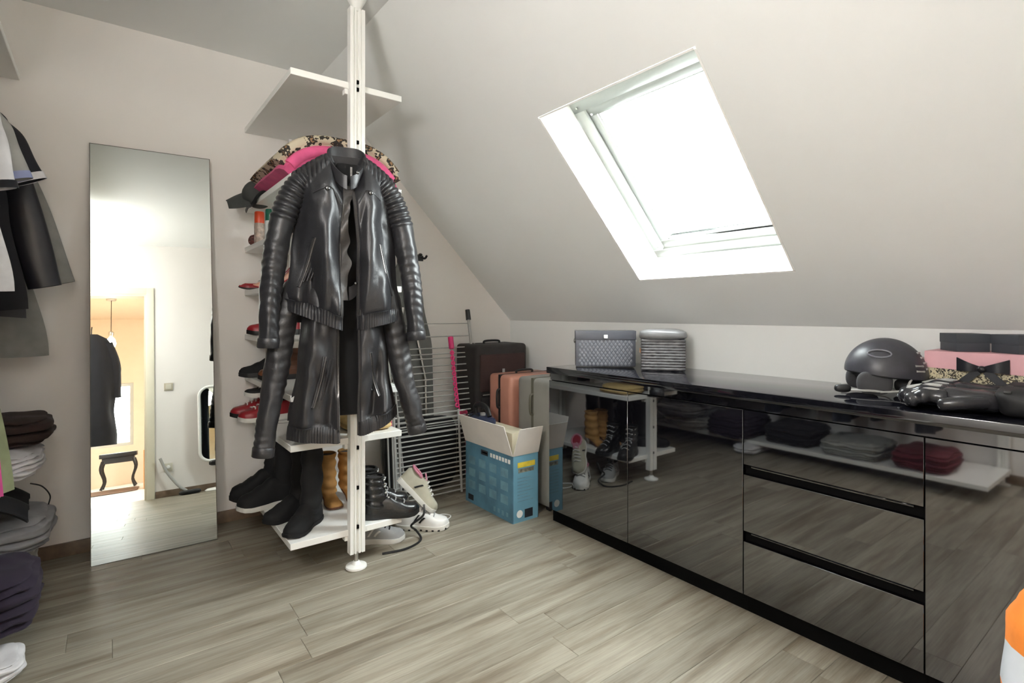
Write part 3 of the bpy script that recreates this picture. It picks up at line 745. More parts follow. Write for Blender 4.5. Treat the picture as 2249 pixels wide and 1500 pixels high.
# bottom shelf
g2 = 'footwear on the bottom shelf'
def boots(args): 
    for a in args: shoe(**a)
bb = dict(sole=c_blk, upper=c_blk, lining=c_dlin, lace=c_blk)
boots([dict(name='tall_boot', label='tall black suede boot at the front left corner of the bottom shelf', loc=(.84, 2.72, ZB), rz=R(226), cols=bb, L=.27, W=.053, shaft=.285, laces=0, group=g2, sole_t=.018, puff=1.1),
       dict(name='tall_boot', label='tall black suede boot behind the one at the front corner of the bottom shelf', loc=(.855, 2.86, ZB), rz=R(200), cols=bb, L=.27, W=.053, shaft=.30, laces=0, group=g2, sole_t=.018, puff=1.1),
       dict(name='fur_boot', label='black furry boot poking out left of the bottom shelf, with pale sole', loc=(.84, 3.06, ZB), rz=R(184), cols=dict(bb, sole=c_wsole), L=.31, W=.062, shaft=.29, laces=0, group=g2, fur=True, puff=1.45),
       dict(name='fur_boot', label='black furry boot nearest the far wall on the bottom shelf', loc=(.83, 3.23, ZB), rz=R(180), cols=bb, L=.30, W=.062, shaft=.27, laces=0, group=g2, fur=True, puff=1.5),
       dict(name='ankle_boot', label='tan suede heeled boot left of the post on the bottom shelf', loc=(.965, 2.99, ZB), rz=R(268), cols=dict(sole=c_brn, upper=c_tan, lining=c_dlin, heel=M_metal), L=.24, W=.042, shaft=.15, heel=.075, laces=0, group=g2, sole_t=.010),
       dict(name='ankle_boot', label='tan suede heeled boot right of the post, behind the laced black boots', loc=(1.075, 2.99, ZB), rz=R(272), cols=dict(sole=c_brn, upper=c_tan, lining=c_dlin, heel=M_metal), L=.24, W=.042, shaft=.15, heel=.075, laces=0, group=g2, sole_t=.010),
       dict(name='combat_boot', label='shiny black laced boot at the front right of the bottom shelf', loc=(1.02, 2.575, ZB), rz=R(-24), cols=dict(sole=M_black, upper=c_blkl, lining=c_dlin, lace=c_gry), L=.28, W=.050, shaft=.10, laces=3, eyelets=True, group=g2),
       dict(name='combat_boot', label='shiny black laced boot behind the front right one on the bottom shelf', loc=(1.045, 2.715, ZB), rz=R(-14), cols=dict(sole=M_black, upper=c_blkl, lining=c_dlin, lace=c_gry), L=.27, W=.050, shaft=.10, laces=3, eyelets=True, group=g2)])
# on the floor beside and under the bottom shelf
g3 = 'sneakers on the floor by the shelf unit'
shoe('sneaker', 'white sneaker with black details standing on the floor right of the bottom shelf', (1.305, 2.795, .001), R(-39), dict(sole=c_wsole, upper=c_wht, lining=c_rlin, lace=c_gry, rim=c_pink, stripe=c_blk, tread=c_blk), L=.30, W=.056, stripes=2, group=g3, puff=1.1)
shoe('sneaker', 'white and pink sneaker leaning toe-down on the other white sneaker', (1.318, 2.812, .262), 0, dict(sole=c_wsole, upper=c_olive, lining=c_rlin, lace=c_wht, rim=c_pink, tongue=c_pink, stripe=c_blk), L=.28, W=.052, stripes=1, group=g3, rot=(R(-14), R(43), R(-42)), puff=1.05)
shoe('sneaker', 'grey and white sneaker pushed under the right half of the bottom shelf', (1.02, 2.76, .001), R(-30), dict(sole=c_wsole, upper=c_gry, lining=c_dlin, lace=c_blk, rim=c_blk, stripe=c_wht), L=.29, W=.05, stripes=2, group=g3)
tag(MB().tube(smooth_path([(1.10,2.52,.006),(1.22,2.50,.006),(1.33,2.55,.006),(1.34,2.62,.03),(1.30,2.60,.075),(1.36,2.58,.12),(1.375,2.60,.17)], 50), (.006), 8).build('cord', M_black), 'black cord curling from under the bottom shelf over the white sneaker', 'cord')
tag(MB().tube(smooth_path([(1.47,2.72,.004),(1.55,2.70,.004),(1.63,2.745,.004),(1.60,2.80,.004),(1.52,2.79,.004),(1.47,2.75,.004)], 40), (.0038), 6).build('shoelace', c_wht), 'loose white shoelace looped on the floor beside the white sneaker', 'shoelace')

# ================================================================== other things on the tall shelf unit
def can(name, label, x, y, z, body, cap, h, r):
    t = thing(name, label, 'spray can', (x, y, z), 0, 'spray cans on the shelf')
    MB().lathe([(r*.9, 0), (r, .004), (r, h*.62), (r*.93, h*.66)], 24).build('can_body', body, t)
    MB().lathe([(r*.94, h*.64), (r*.96, h*.66), (r*.95, h*.97), (r*.85, h)], 24).build('cap', cap, t)
can('spray_can', 'spray can with bright orange-red cap beside the jacket sleeve', .690, 3.27, Z1, flat('can_brown_white', (.45, .36, .30), .35, .5, 40), flat('orange_red_cap', (.80, .09, .03), .35), .185, .027)
can('spray_can', 'white spray can with dark green cap', .715, 3.13, Z1, flat('can_white', (.72, .74, .74), .3), flat('green_cap', (.01, .13, .075), .35), .180, .026)
tag(MB().ellipsoid((0, 0, .034), (.036, .036, .034), 20, 12, lambda d: 1+.05*sin(d.x*14)*sin(d.z*11)).build('hair_bun_ring', spots_mat('brown_lattice', (.16, .05, .04), (.03, .02, .02), (.35, .15, .13), 50), loc=(.688, 3.375, Z1)), 'small dark red-brown round ornament in front of the orange-capped can', 'ornament')
# blanket stack on the second shelf
Z2 = 1.836
tag(MB().soft((0,0,.045), (.46, .55, .09), (18,18,6), 4, .006, 8, 3, (.5,), .01).build('folded_towel', F('grey_white_towel', (.50, .51, .53), .25), loc=(.925, 2.84, Z2)), 'folded pale grey patterned towel under the pink and leopard blanket', 'towel')
bl = thing('folded_blanket', 'thick folded blanket with leopard print outside and pink inside, on the second shelf', 'blanket', (.925, 2.86, Z2))
def arch(t):   # x, z along the draped slab
    a = lerp(-1, 1, t); return (.262*math.copysign(abs(a)**.9, a), .150-.110*abs(a)**3.0)
def slab(off, th, w, edge):
    def fn(u, v):
        x, z = arch(u); a = lerp(-1, 1, u); nx, nz = a*abs(a)*.8, 1
        L_ = math.hypot(nx, nz); k = off+.004*sin(u*23)+.004*noise.noise(Vector((u*9, v*5, off*40)))
        y = lerp(-.27, .25, v)
        rd = -.02*(1-min(1, v/.12))**2
        return (x+nx/L_*(k+rd), y, z+nz/L_*(k+rd))
    return MB().sheet(fn, 40, 16, th)
slab(-.030, .062, 0, 0).build('pink_layer', F('pink_fleece', (.66, .10, .24), .15, 260), bl, smooth=70)
slab(.036, .040, 0, 0).build('leopard_layer', M_leo, bl, smooth=70)
for v in (0,):
    pts = [Vector((arch(u)[0]*1.0, -.275, arch(u)[1]+.004)) for u in [k/40 for k in range(1, 40)]]
    MB().tube(pts, [.028]*39, 12).build('pink_roll', MATS['pink_fleece'], bl, smooth=70)
    pts = [Vector((arch(u)[0]*1.12, -.268, arch(u)[1]+.058-.012*abs(2*u-1)**3)) for u in [k/40 for k in range(1, 40)]]
    MB().tube(pts, [.024]*39, 12).build('leopard_roll', M_leo, bl, smooth=70)
cp = thing('baseball_cap', 'dark grey baseball cap hanging over the left edge of the second shelf', 'cap', (.676, 3.20, Z2+.02), rot=(R(-38), R(14), R(172)))
c_cap = F('dark_grey_twill', (.055, .058, .055))
MB().ellipsoid((0, 0, .01), (.088, .075, .085), 24, 14, lambda d: 1 if d.z > -.15 else .9).build('crown', c_cap, cp)
MB().sheet(lambda u, v: (.06+.105*u, (v-.5)*.155*(1-.45*u**2), .012-.018*u-.05*(v-.5)**2*4*.35), 10, 12, .004).build('bill', c_cap, cp)
MB().ellipsoid((0, 0, .096), (.007, .007, .005), 8, 6).build('button', c_cap, cp)
tag(MB().tube(smooth_path([(.70,3.02,Z2+.012),(.650,3.06,Z2+.010),(.632,3.16,Z2-.03),(.630,3.26,Z2-.03),(.632,3.33,Z2-.045)], 24), [(.012,.004)]*25, 8).build('belt', M_black), 'black strap hanging below the cap from the second shelf', 'strap')
tag(MB().soft((0,0,.012), (.16, .30, .024), (10,10,4), 4, .004).build('folded_scarf', F('charcoal_scarf', (.05,.052,.055)), loc=(1.155, 2.70, Z2)), 'dark grey folded cloth sticking out right of the jacket shoulder on the second shelf', 'cloth')
# tan box-like bag on the shelf under the jackets
tag(MB().soft((0,0,.030), (.24, .28, .06), (12,10,6), 4, .006, 8, 9, (.5,), .006).build('folded_cloth', F('tan_cloth', (.56, .40, .17), .2), loc=(1.06, 2.66, Z7)), 'folded tan cloth on the shelf under the lower jacket', 'cloth')
tag(MB().soft((0,0,.030), (.20, .24, .06), (12,10,6), 4, .006, 8, 2, (.5,), .006).build('folded_cloth', F('dark_grey_cloth', (.04, .04, .045), .2), loc=(.80, 2.66, Z7)), 'folded dark cloth on the shelf under the left side of the lower jacket', 'cloth')
# ================================================================== on the worktop
ZT = .901
# quilted vanity case
vc = thing('vanity_case', 'grey quilted box bag with white clasp, leftmost on the black worktop', 'bag', (2.333, 2.166, ZT), R(-41.6))
M_q = flat('grey_quilted_leather', (.085, .088, .105), .38, .06)
W_, D_, H_ = .345, .10, .205
MB().box(-W_/2, W_/2, -D_/2, D_/2, 0, H_).build('body', M_q, vc, bevel=.008)
MB().box(-W_/2-.002, W_/2+.002, -D_/2-.003, D_/2+.002, H_*.76, H_+.003).build('lid', M_q, vc, bevel=.004)
k = 0; cell = .0315
for r_ in range(9):                                    # padded diamonds of the quilting
    for c_ in range(-7, 8):
        x = (c_+(.5 if r_ % 2 else 0))*cell*.72; z = .012+r_*cell*.5
        if abs(x) > W_/2-.018 or z > H_*.74: continue
        m = MB(); h = cell*.34; d = cell*.46
        m.add([(x-h, -D_/2, z), (x, -D_/2, z-d*.98), (x+h, -D_/2, z), (x, -D_/2, z+d*.98), (x, -D_/2-.0055, z)], [(0,1,4),(1,2,4),(2,3,4),(3,0,4),(0,3,2,1)])
        if k == 0: q0 = MB().add([(-h, 0, 0), (0, 0, -d*.98), (h, 0, 0), (0, 0, d*.98), (0, -.0055, 0)], [(0,1,4),(1,2,4),(2,3,4),(3,0,4),(0,3,2,1)]).build('quilt_pad', flat('quilt_pad_leather', (.15, .155, .175), .35, .05), vc, smooth=60); q = q0
        else: q = q0.copy(); col.objects.link(q)
        q.location = (x, -D_/2+.0005, z+.004); k += 1
MB().box(-.011, .011, -D_/2-.010, -D_/2-.003, H_*.80, H_*.90).build('clasp', M_white, vc, bevel=.002)
for sx in (-1, 1): MB().lathe([(.012, 0), (.013, .006), (.006, .010)], 14).xform(Matrix.Rotation(R(90*sx), 3, 'Y'), (sx*(W_/2), 0, H_*.72)).build('side_ring', M_metal, vc)
# basket with padded lid
bk = thing('basket', 'grey woven basket with shiny padded lid, second from left on the worktop', 'basket', (2.452, 1.846, ZT), R(-50))
M_wv = flat('grey_wicker', (.13, .125, .13), .5, .3, 30, bump=(60, .6, .004)); Wb, Db, Hb = .225, .15, .17
MB().box(-Wb/2+.004, Wb/2-.004, -Db/2+.004, Db/2-.004, 0, Hb).build('basket_core', MATS['dark_recess'], bk)
for i in range(11):
    z = .008+i*.0152; a, b2 = Wb/2, Db/2; rr = .012; pts = []
    for k in range(32):
        t = k/32*4; e_ = int(t); f = t-e_
        p = [(lerp(-a, a, f), -b2), (a, lerp(-b2, b2, f)), (lerp(a, -a, f), b2), (-a, lerp(b2, -b2, f))][e_]
        pts.append((p[0], p[1], z+.0012*sin(k*2.4+i*pi)))
    MB().tube(pts, [(.0078, .0055)]*32, 6, closed=True).build('wicker_strand', M_wv, bk, smooth=60)
M_pad = flat('silver_padded_lid', (.22, .22, .225), .28, .12, 12)
MB().soft((0, 0, 0), (Wb+.03, Db+.03, .06), (16, 12, 8), 3.5, .004, 10, 2).xform(None, (0, -.004, Hb+.022)).build('lid', M_pad, bk, smooth=80)
MB().box(-Wb/2-.012, -Wb/2-.004, -.02, .02, .09, .115).build('loop_handle', flat('tan_leather_loop', (.45, .26, .15), .5), bk, bevel=.003)

# ski helmet with goggles strap
hl = thing('ski_helmet', 'matt black ski helmet with ear pads, straps and vents on the worktop', 'helmet', (2.385, .765, ZT), R(-58))
M_hs = flat('matt_black_shell', (.045, .045, .055), .38, .25, 16); M_pd = F('dark_grey_padding', (.06, .06, .065))
def shell(u, v):
    th = 2*pi*u; ph = lerp(.02, 1.62, v)
    x = .128*sin(ph)*cos(th)*(1.02 if cos(th) > 0 else 1.0); y = .112*sin(ph)*sin(th); z = .082+.128*cos(ph)
    z -= .012*max(0, cos(th))*v*v - .030*max(0, -cos(th))*v**3*.5
    rib = .003*sin(th*6)*sin(ph*2)
    return (x*(1+rib), y*(1+rib), z)
MB().sheet(shell, 48, 20, -.006).build('shell', M_hs, hl, smooth=70)
rim = [Vector(shell(k/40, 1)) for k in range(40)]
MB().tube([r_*1.0 for r_ in rim], .0055, 8, closed=True).build('rim', M_black, hl)
for sy in (-1, 1):
    MB().soft((-.055, sy*.088, .050), (.115, .028, .085), (10, 5, 8), 3, .003).build('ear_pad', M_pd, hl, smooth=80)
    MB().tube(smooth_path([(-.02, sy*.095, .020), (-.075, sy*.10, .022), (-.13, sy*.085, .020)], 10), .005, 6).build('strap', M_silver, hl)
    MB().tube(smooth_path([(.055, sy*.105, .070), (.03, sy*.105, .030), (-.04, sy*.10, .018)], 10), .004, 6).build('strap', M_silver, hl)
mb = MB().soft((-.15, -.055, .022), (.055, .03, .03), (8, 6, 6), 3, .005).build('buckle', M_black, hl)
for i, (a, b2) in enumerate(((.06, .9), (.06, 1.05), (.06, 1.2), (.05, 1.36), (.12, 1.28), (.12, 1.42))):
    p = Vector(shell(1-a-.04, b2/1.62)); q = Vector(shell(1-a+.01, b2/1.62))
    MB().tube([lerp(p, q, t/5)*1.036 for t in range(6)], .0042, 6).build('vent', M_silver, hl)
MB().tube([Vector(shell(.69+.055*cos(t*2*pi/14), .60+.08*sin(t*2*pi/14)))*1.045 for t in range(14)], .003, 6, closed=True).build('emblem', flat('emblem_grey', (.17, .17, .20), .3), hl)
MB().sheet(lambda u, v: (.100*cos(lerp(-.8, .8, u))+.018, .105*sin(lerp(-.8, .8, u)), lerp(.012, .075, v)), 14, 6, .006).build('goggle_lens', flat('smoked_lens', (.03, .045, .05), .08, .1), hl, smooth=70)
MB().soft((.075, 0, .03), (.07, .15, .055), (8, 10, 6), 3, .004).build('inner_padding', M_pd, hl, smooth=80)

# gloves
M_gl = flat('black_glove_shell', (.022, .022, .026), .22, .2, 20)
def glove(label, loc, rz, flip):
    g = thing('ski_glove', label, 'glove', loc, rz, 'black gloves on the worktop')
    g.scale = (1.15, 1.1, 1.25)
    MB().soft((.065, 0, .030), (.15, .115, .055), (12, 10, 7), 3, .006, 14, 2).build('palm', M_gl, g, smooth=80)
    for k, (y, L_, z) in enumerate(((-.046, .085, .024), (-.016, .105, .030), (.015, .100, .030), (.045, .080, .024))):
        pth = smooth_path([(.11, y*.9, z+.008), (.15, y*1.05, z+.012), (.12+L_*.75, y*1.12, z+.002), (.12+L_, y*1.12, z-.012)], 16)
        MB().tube(pth, [.019+.0025*sin(i*1.15) if i < 15 else .011 for i in range(17)], 12).build('finger', M_gl, g, smooth=80)
        MB().tube([p+Vector((0, 0, .0185)) for p in pth[2:13]], .003, 6).build('piping', M_silver, g)
    MB().tube(smooth_path([(.03, flip*.05, .030), (.075, flip*.085, .028), (.125, flip*.088, .020)], 12), [.016]*12+[.009], 12).build('thumb', M_gl, g, smooth=80)
    MB().soft((-.055, 0, .036), (.13, .13, .068), (10, 10, 7), 3.5, .006, 14, 5).build('cuff', flat('black_glove_cuff', (.012, .012, .013), .6, .2, 20), g, smooth=80)
    MB().box(-.022, -.006, -.062, .062, .058, .064).build('wrist_strap', M_black, g, bevel=.002)
glove('black padded ski glove lying in front on the worktop, fingers towards the helmet', (2.190, .395, ZT), R(98), 1)
glove('black padded ski glove lying behind the front one, before the pink box', (2.330, .400, ZT+.002), R(84), -1)

# pink and leopard gift box
gb = thing('gift_box', 'pink and leopard print box with black bow at the right end of the worktop', 'box', (2.515, .40, ZT), R(0))
M_pk = flat('pale_pink_card', (.72, .40, .44), .55, .06)
MB().box(-.09, .09, -.25, .25, 0, .125).build('box_base', M_leo2, gb, bevel=.002)
MB().prism([(-.25, .095), (.25, .112), (.25, .172), (-.25, .172)], -.094, .094, 'x').build('lid', M_pk, gb, smooth=0)
M_bow = fabric('black_satin_bow', (.012, .013, .018), rough=.4)
by = .085; bx = -.098
for sgn in (-1, 1):
    MB().sheet(lambda u, v, s=sgn: (bx-.012*sin(pi*u)-.002, by+s*(.008+.062*u), .118+.012*u+(v-.5)*(.018+.030*u)), 8, 6, .004).build('loop', M_bow, gb)
    MB().sheet(lambda u, v, s=sgn: (bx-.004, by+s*(.01+.060*u+.012*(v-.5)), .112-.062*u+(v-.5)*.022), 8, 4, .003).build('ribbon_tail', M_bow, gb)
MB().ellipsoid((bx-.008, by, .117), (.010, .014, .012), 12, 8).build('knot', M_bow, gb)
M_gb = flat('slate_card', (.055, .062, .075), .6, .05)
for i, (yy, rz, lab) in enumerate(((.555, 40, 'small dark grey box on the pink box, the one nearest the helmet'), (.405, 52, 'small dark grey box on the pink box, at the right edge of the picture'))):
    t = thing('small_box', lab, 'box', (2.515, yy, ZT+.173), R(rz), 'small grey boxes on the pink box')
    MB().box(-.052, .052, -.052, .052, 0, .042).build('box_base', M_gb, t, bevel=.0015)
    MB().box(-.0535, .0535, -.0535, .0535, .030, .064).build('lid', M_gb, t, bevel=.0015)

# ================================================================== far corner: ironing board, airer, suitcases, box
ib = thing('ironing_board', 'grey ironing board standing upright against the far wall behind the jackets', 'ironing board', (1.665, 3.352, 0), rot=(R(-2.6), 0, 0))
def ibw(t): return curve([(0, .185), (.1, .20), (.55, .20), (.80, .135), (.93, .075), (1, .02)], t)
poly = [(ibw(k/30), .10+1.52*k/30) for k in range(31)]; poly = poly + [(-x, z) for x, z in poly[::-1]]
MB().prism(poly, 0, .022, 'y').build('padded_top', F('grey_ironing_cover', (.16, .165, .16)), ib, bevel=.006)
for sx in (-1, 1): MB().tube([(sx*.13, -.015, .02), (sx*.13, -.015, .75), (sx*.03, -.012, 1.25)], .010, 8).build('leg', M_metal, ib)
MB().tube([(-.17, -.018, .025), (.17, -.018, .025)], .011, 8).build('foot_bar', M_metal, ib)
hk = thing('wall_hook', 'small black hook on the far wall just right of the upper jacket', 'hook', (1.79, YG, 1.605))
MB().box(-.035, .035, -.010, 0, -.02, .02).build('plate', M_black, hk, bevel=.004)
for sx in (-1, 1): MB().tube(smooth_path([(sx*.02, -.008, .004), (sx*.032, -.04, -.002), (sx*.036, -.06, .016)], 8), .008, 8).build('prong', M_black, hk)
MB().ellipsoid((0, -.03, .022), (.014, .02, .012), 10, 8).build('prong', M_black, hk)

rk = thing('clothes_airer', 'folded silver clothes airer with pink plastic clips leaning in the far corner', 'clothes airer', (0, 0, 0))
def fa(x, z): return Vector((x, lerp(3.10, 3.335, z/1.22), z))            # back frame, leaning on the wall
for x in (1.47, 2.125):
    st = MB().tube([fa(x, .012), fa(x, 1.17)], .0105, 10).build('stile', M_silver, rk)
    MB().tube([fa(x, 1.16), fa(x, 1.235)], [.019, .017], 12).build('end_cap', M_black, st)
    MB().tube([fa(x+.035, .012)+Vector((0, -.02, 0)), fa(x+.028, .99)], .007, 8).build('folded_leg', M_silver, rk)
for z in (1.135, 1.045, .965, .925, .895, .845, .80, .755, .715, .672, .64, .60, .565, .53, .49, .45, .41):
    MB().tube([fa(1.47, z), fa(2.125, z)], .0042 if z < 1.1 else .003, 6).build('rod', M_silver, rk)
def fb(x, z): return Vector((x, 3.055+.045*z/.55, z))                     # folded wing in front
for x in (1.43, 1.46, 1.90): MB().tube([fb(x, .012), fb(x, .56)], .0085, 8).build('wing_stile', M_silver, rk)
for k in range(18):
    z = .03+k*.0305
    MB().tube([fb(1.43, z), fb(1.955 if z > .1 else 1.93, z)], .0048, 6).build('rod', M_silver, rk)
M_pp = flat('hot_pink_plastic', (.72, .03, .19), .35, .05)
def fc(x, z): return fa(x, z)+Vector((0, -.022, 0))
xs = 1.945
MB().tube([fc(xs, 1.045), fc(xs, 1.04), fc(xs, .96), fc(xs, .955)], [.008, .019, .019, .012], 12).build('pink_clip_head', M_pp, rk)
for k in range(11): 
    z = .93-k*.036
    MB().tube([fc(xs+.012*cos(t*pi/5), z+.013*sin(t*pi/5)) for t in range(10)], .0055, 6, closed=True).build('pink_clip', M_pp, rk)
MB().tube([fc(xs, .95), fc(xs+.015, .50)], .005, 6).build('clip_rail', M_pp, rk)
MB().tube(smooth_path([fc(xs+.015, .50), fc(xs+.04, .40), fc(xs+.045, .20), fc(xs+.05, .05)], 14), .008, 8).build('pink_side_bar', flat('dark_pink_plastic', (.30, .02, .06), .4), rk)
for z in (.50, .12): MB().soft((0, 0, 0), (.06, .03, .07), (8, 5, 8), 3, .002).xform(None, fc(xs+.045, z)).build('hinge', MATS['dark_pink_plastic'], rk, smooth=80)
xs = 1.40
MB().tube([fb(xs, .56), fb(xs, .48)], .016, 10).build('pink_clip_head', M_pp, rk)
for x in (1.385, 1.415): MB().tube([fb(x, .02), fb(x, .56)], .006, 8).build('wing_stile', M_silver, rk)

tag(MB().soft((0, 0, .25), (.54, .05, .50), (14, 5, 14), 5, .006).build('flat_bag', F('black_bag_cloth', (.008, .008, .009)), smooth=80, loc=(1.715, 3.27, 0)), 'flat black bag standing behind the lower rods of the clothes airer', 'bag')
# suitcases
def suitcase(name, label, loc, sx, sy, sz, mat, edge, front):
    s = thing(name, label, 'suitcase', loc, 0, 'suitcases in the far corner')
    MB().box(-sx/2, sx/2, -sy/2, sy/2, .035, sz).build('shell', mat, s, bevel=.035, seg=4)
    for ux in (-1, 1):
        for uy in (-1, 1):
            MB().lathe([(.012, -.012), (.022, -.010), (.022, .010), (.012, .012)], 14).xform(Matrix.Rotation(R(90), 3, 'X'), (ux*(sx/2-.05), uy*(sy/2-.05), .0225)).build('wheel', M_black, s)
    if front == 'x':                                   # zip round the middle of the narrow sides
        MB().box(-sx/2-.0015, sx/2+.0015, -.012, .012, .045, sz+.0015).build('zip_band', edge, s, bevel=.004)
        MB().tube(smooth_path([(-sx/2-.002, -.008, sz*.72), (-sx/2-.022, -.006, sz*.74), (-sx/2-.022, -.006, sz*.86), (-sx/2-.002, -.008, sz*.88)], 14), .008, 8).build('side_handle', edge, s)
    else:
        MB().box(-sx/2+.04, sx/2-.04, -sy/2-.012, -sy/2+.01, .12, sz*.62).build('front_pocket', mat, s, bevel=.012)
        MB().box(-sx/2+.03, sx/2-.03, -sy/2-.012, -sy/2+.01, sz*.66, sz*.93).build('top_pocket', front if not isinstance(front, str) else mat, s, bevel=.012)
        MB().tube([(-sx/2+.05, -sy/2-.013, sz*.64), (sx/2-.05, -sy/2-.013, sz*.64)], .004, 6).build('zip', M_silver, s)
        MB().box(-.012, .008, -sy/2-.018, -sy/2-.010, sz*.70, sz*.82).build('luggage_tag', M_silver, s, bevel=.002)
    MB().tube(smooth_path([(-.07, 0, sz-.004), (-.06, 0, sz+.018), (.06, 0, sz+.018), (.07, 0, sz-.004)], 16), .008, 8).build('top_handle', edge, s)
    return s
M_sc1 = F('black_suitcase_fabric', (.030, .027, .027)); M_sc1b = F('dark_brown_fabric', (.05, .026, .024))
suitcase('suitcase', 'tall black and dark brown soft suitcase at the back of the far corner', (2.295, 3.27, 0), .46, .28, .985, M_sc1, M_black, M_sc1b)
suitcase('suitcase', 'rose-pink hard suitcase between the black one and the grey one', (2.325, 2.915, 0), .43, .26, .795, flat('rose_gold_shell', (.47, .22, .16), .35, .08, 6), M_black, 'x')
suitcase('suitcase', 'grey hard suitcase standing against the end of the black cabinets', (2.335, 2.565, 0), .45, .31, .805, flat('warm_grey_shell', (.24, .235, .215), .38, .08, 6), flat('grey_olive_trim', (.10, .095, .07), .5), 'x')

# big blue carton with its flaps open
bx_ = thing('cardboard_box', 'open blue printed cardboard box with white flaps standing before the suitcases', 'box', (1.949, 2.682, 0))
M_bl = flat('blue_printed_card', (.085, .21, .30), .5, .30, 7); M_bl2 = flat('light_blue_printed_card', (.15, .34, .46), .5, .12, 5)
M_wc = flat('white_card', (.70, .66, .62), .7, .05); M_in = flat('beige_card', (.56, .51, .38), .75, .06)
hx, hy, hz = .094, .252, .389
def wall_(name, x0, x1, y0, y1, m): return MB().box(x0, x1, y0, y1, 0, hz).build(name, m, bx_, smooth=0)
long_ = wall_('side_panel', -hx, -hx+.004, -hy, hy, M_bl); short_ = wall_('side_panel', -hx+.004, hx-.004, -hy, -hy+.004, M_bl2)
wall_('side_panel', hx-.004, hx, -hy, hy, M_bl); wall_('side_panel', -hx+.004, hx-.004, hy-.004, hy, M_bl2)
MB().box(-hx+.004, hx-.004, -hy+.004, hy-.004, 0, .004).build('bottom', M_wc, bx_, smooth=0)
def flap(a, b2, out, hgt, m=M_wc):
    a, b2, o = Vector(a), Vector(b2), Vector(out); n_ = Vector((0, 0, 1)); up = (o*.32+n_).normalized()*hgt; th = (o-n_*.32).normalized()*.004
    ins = (b2-a).normalized()*.008
    P = [a, b2, b2+up-ins, a+up+ins]; MB().add(P+[p+th for p in P], [(0,1,2,3),(7,6,5,4),(0,4,5,1),(1,5,6,2),(2,6,7,3),(3,7,4,0)]).build('flap', m, bx_, smooth=0)
flap((-hx, hy, hz), (-hx, -hy, hz), (-1, 0, 0), .185); flap((-hx, -hy, hz), (hx, -hy, hz), (0, -1, 0), .17)
flap((hx, -hy, hz), (hx, hy, hz), (.5, 0, 0), .10); flap((hx, hy, hz), (-hx, hy, hz), (0, .8, 0), .14)
# print on the long side
M_sq = flat('pale_blue_print', (.15, .29, .37), .5, .25, 12); M_ink = flat('black_print', (.012, .014, .02), .5); M_ylw = flat('yellow_print', (.72, .56, .06), .5, .2, 20)
def pr(par, y0, y1, z0, z1, m, side='x'):
    if side == 'x': MB().box(-hx-.0008, -hx, y0, y1, z0, z1).build('print', m, par, smooth=0)
    else: MB().box(y0, y1, -hy-.0008, -hy, z0, z1).build('print', m, par, smooth=0)
for r_ in range(3):
    for c_ in range(4): pr(long_, .175-c_*.115-.035, .175-c_*.115+.038, .095+r_*.078, .145+r_*.078, M_sq)
pr(long_, .00, .075, .335, .365, M_ink); pr(long_, .012, .06, .346, .354, M_white)
for i in range(7): pr(long_, -.025-i*.030-.021, -.025-i*.030, .338, .362, M_white)
pr(long_, .16, .22, .02, .055, M_ink)
for i in range(4): pr(long_, -.06-i*.042-.02, -.06-i*.042, .022+.004*(i % 2), .05, M_sq)
pr(short_, -.06, .07, .315, .345, M_ylw, 'y'); pr(short_, -.055, .06, .285, .308, flat('dark_photo_print', (.20, .20, .16), .5, .6, 50), 'y')
for i in range(8): pr(short_, -.06, .055-.02*(i % 3), .118+i*.019, .1235+i*.019, M_sq, 'y')
pr(short_, -.008, .052, .018, .068, M_ink, 'y')
MB().lathe([(.022, 0), (.022, .001)], 20).xform(Matrix.Rotation(R(90), 3, 'X'), (-.045, -hy, .048)).build('print', M_white, short_)
# cardboard inserts and the iron on top
tag(MB().box(-.065, .065, -.215, .235, 0, .50).build('carton_insert', M_in, loc=(1.956, 2.70, .0045), bevel=.003), 'beige inner carton sticking up out of the blue box', 'carton')
ir = thing('steam_iron', 'dark blue steam iron lying on top of the blue box', 'iron', (1.95, 2.86, .506), R(-95))
def ir_out(t): return .060*curve([(0, .80), (.1, 1), (.45, .92), (.8, .45), (1, .04)], t)
poly = [(-.13+.27*k/24, ir_out(k/24)) for k in range(25)]; poly = poly+[(x, -y) for x, y in poly[::-1]]
MB().prism(poly, 0, .008).build('soleplate', M_metal, ir)
mb = MB()
for i in range(13):
    t = i/12
mb.prism([(x*.97, y*.95) for x, y in poly], .008, .040).build('body', flat('navy_plastic', (.03, .04, .085), .3, .2, 20), ir, bevel=.008)
MB().tube(smooth_path([(-.115, 0, .035), (-.12, 0, .085), (-.06, 0, .105), (.03, 0, .095), (.07, 0, .045)], 24), [(.014, .018)]*25, 10).build('handle', M_black, ir)
MB().lathe([(.018, 0), (.018, .014), (.012, .018)], 16, (-.02, 0, .040)).build('dial', M_silver, ir)
MB().tube(smooth_path([(-.12, 0, .07), (-.17, .03, .05), (-.19, -.03, .02), (-.12, -.06, .010), (-.04, -.055, .05), (.02, -.05, .045)], 30), .0045, 6).build('power_cord', M_black, ir)

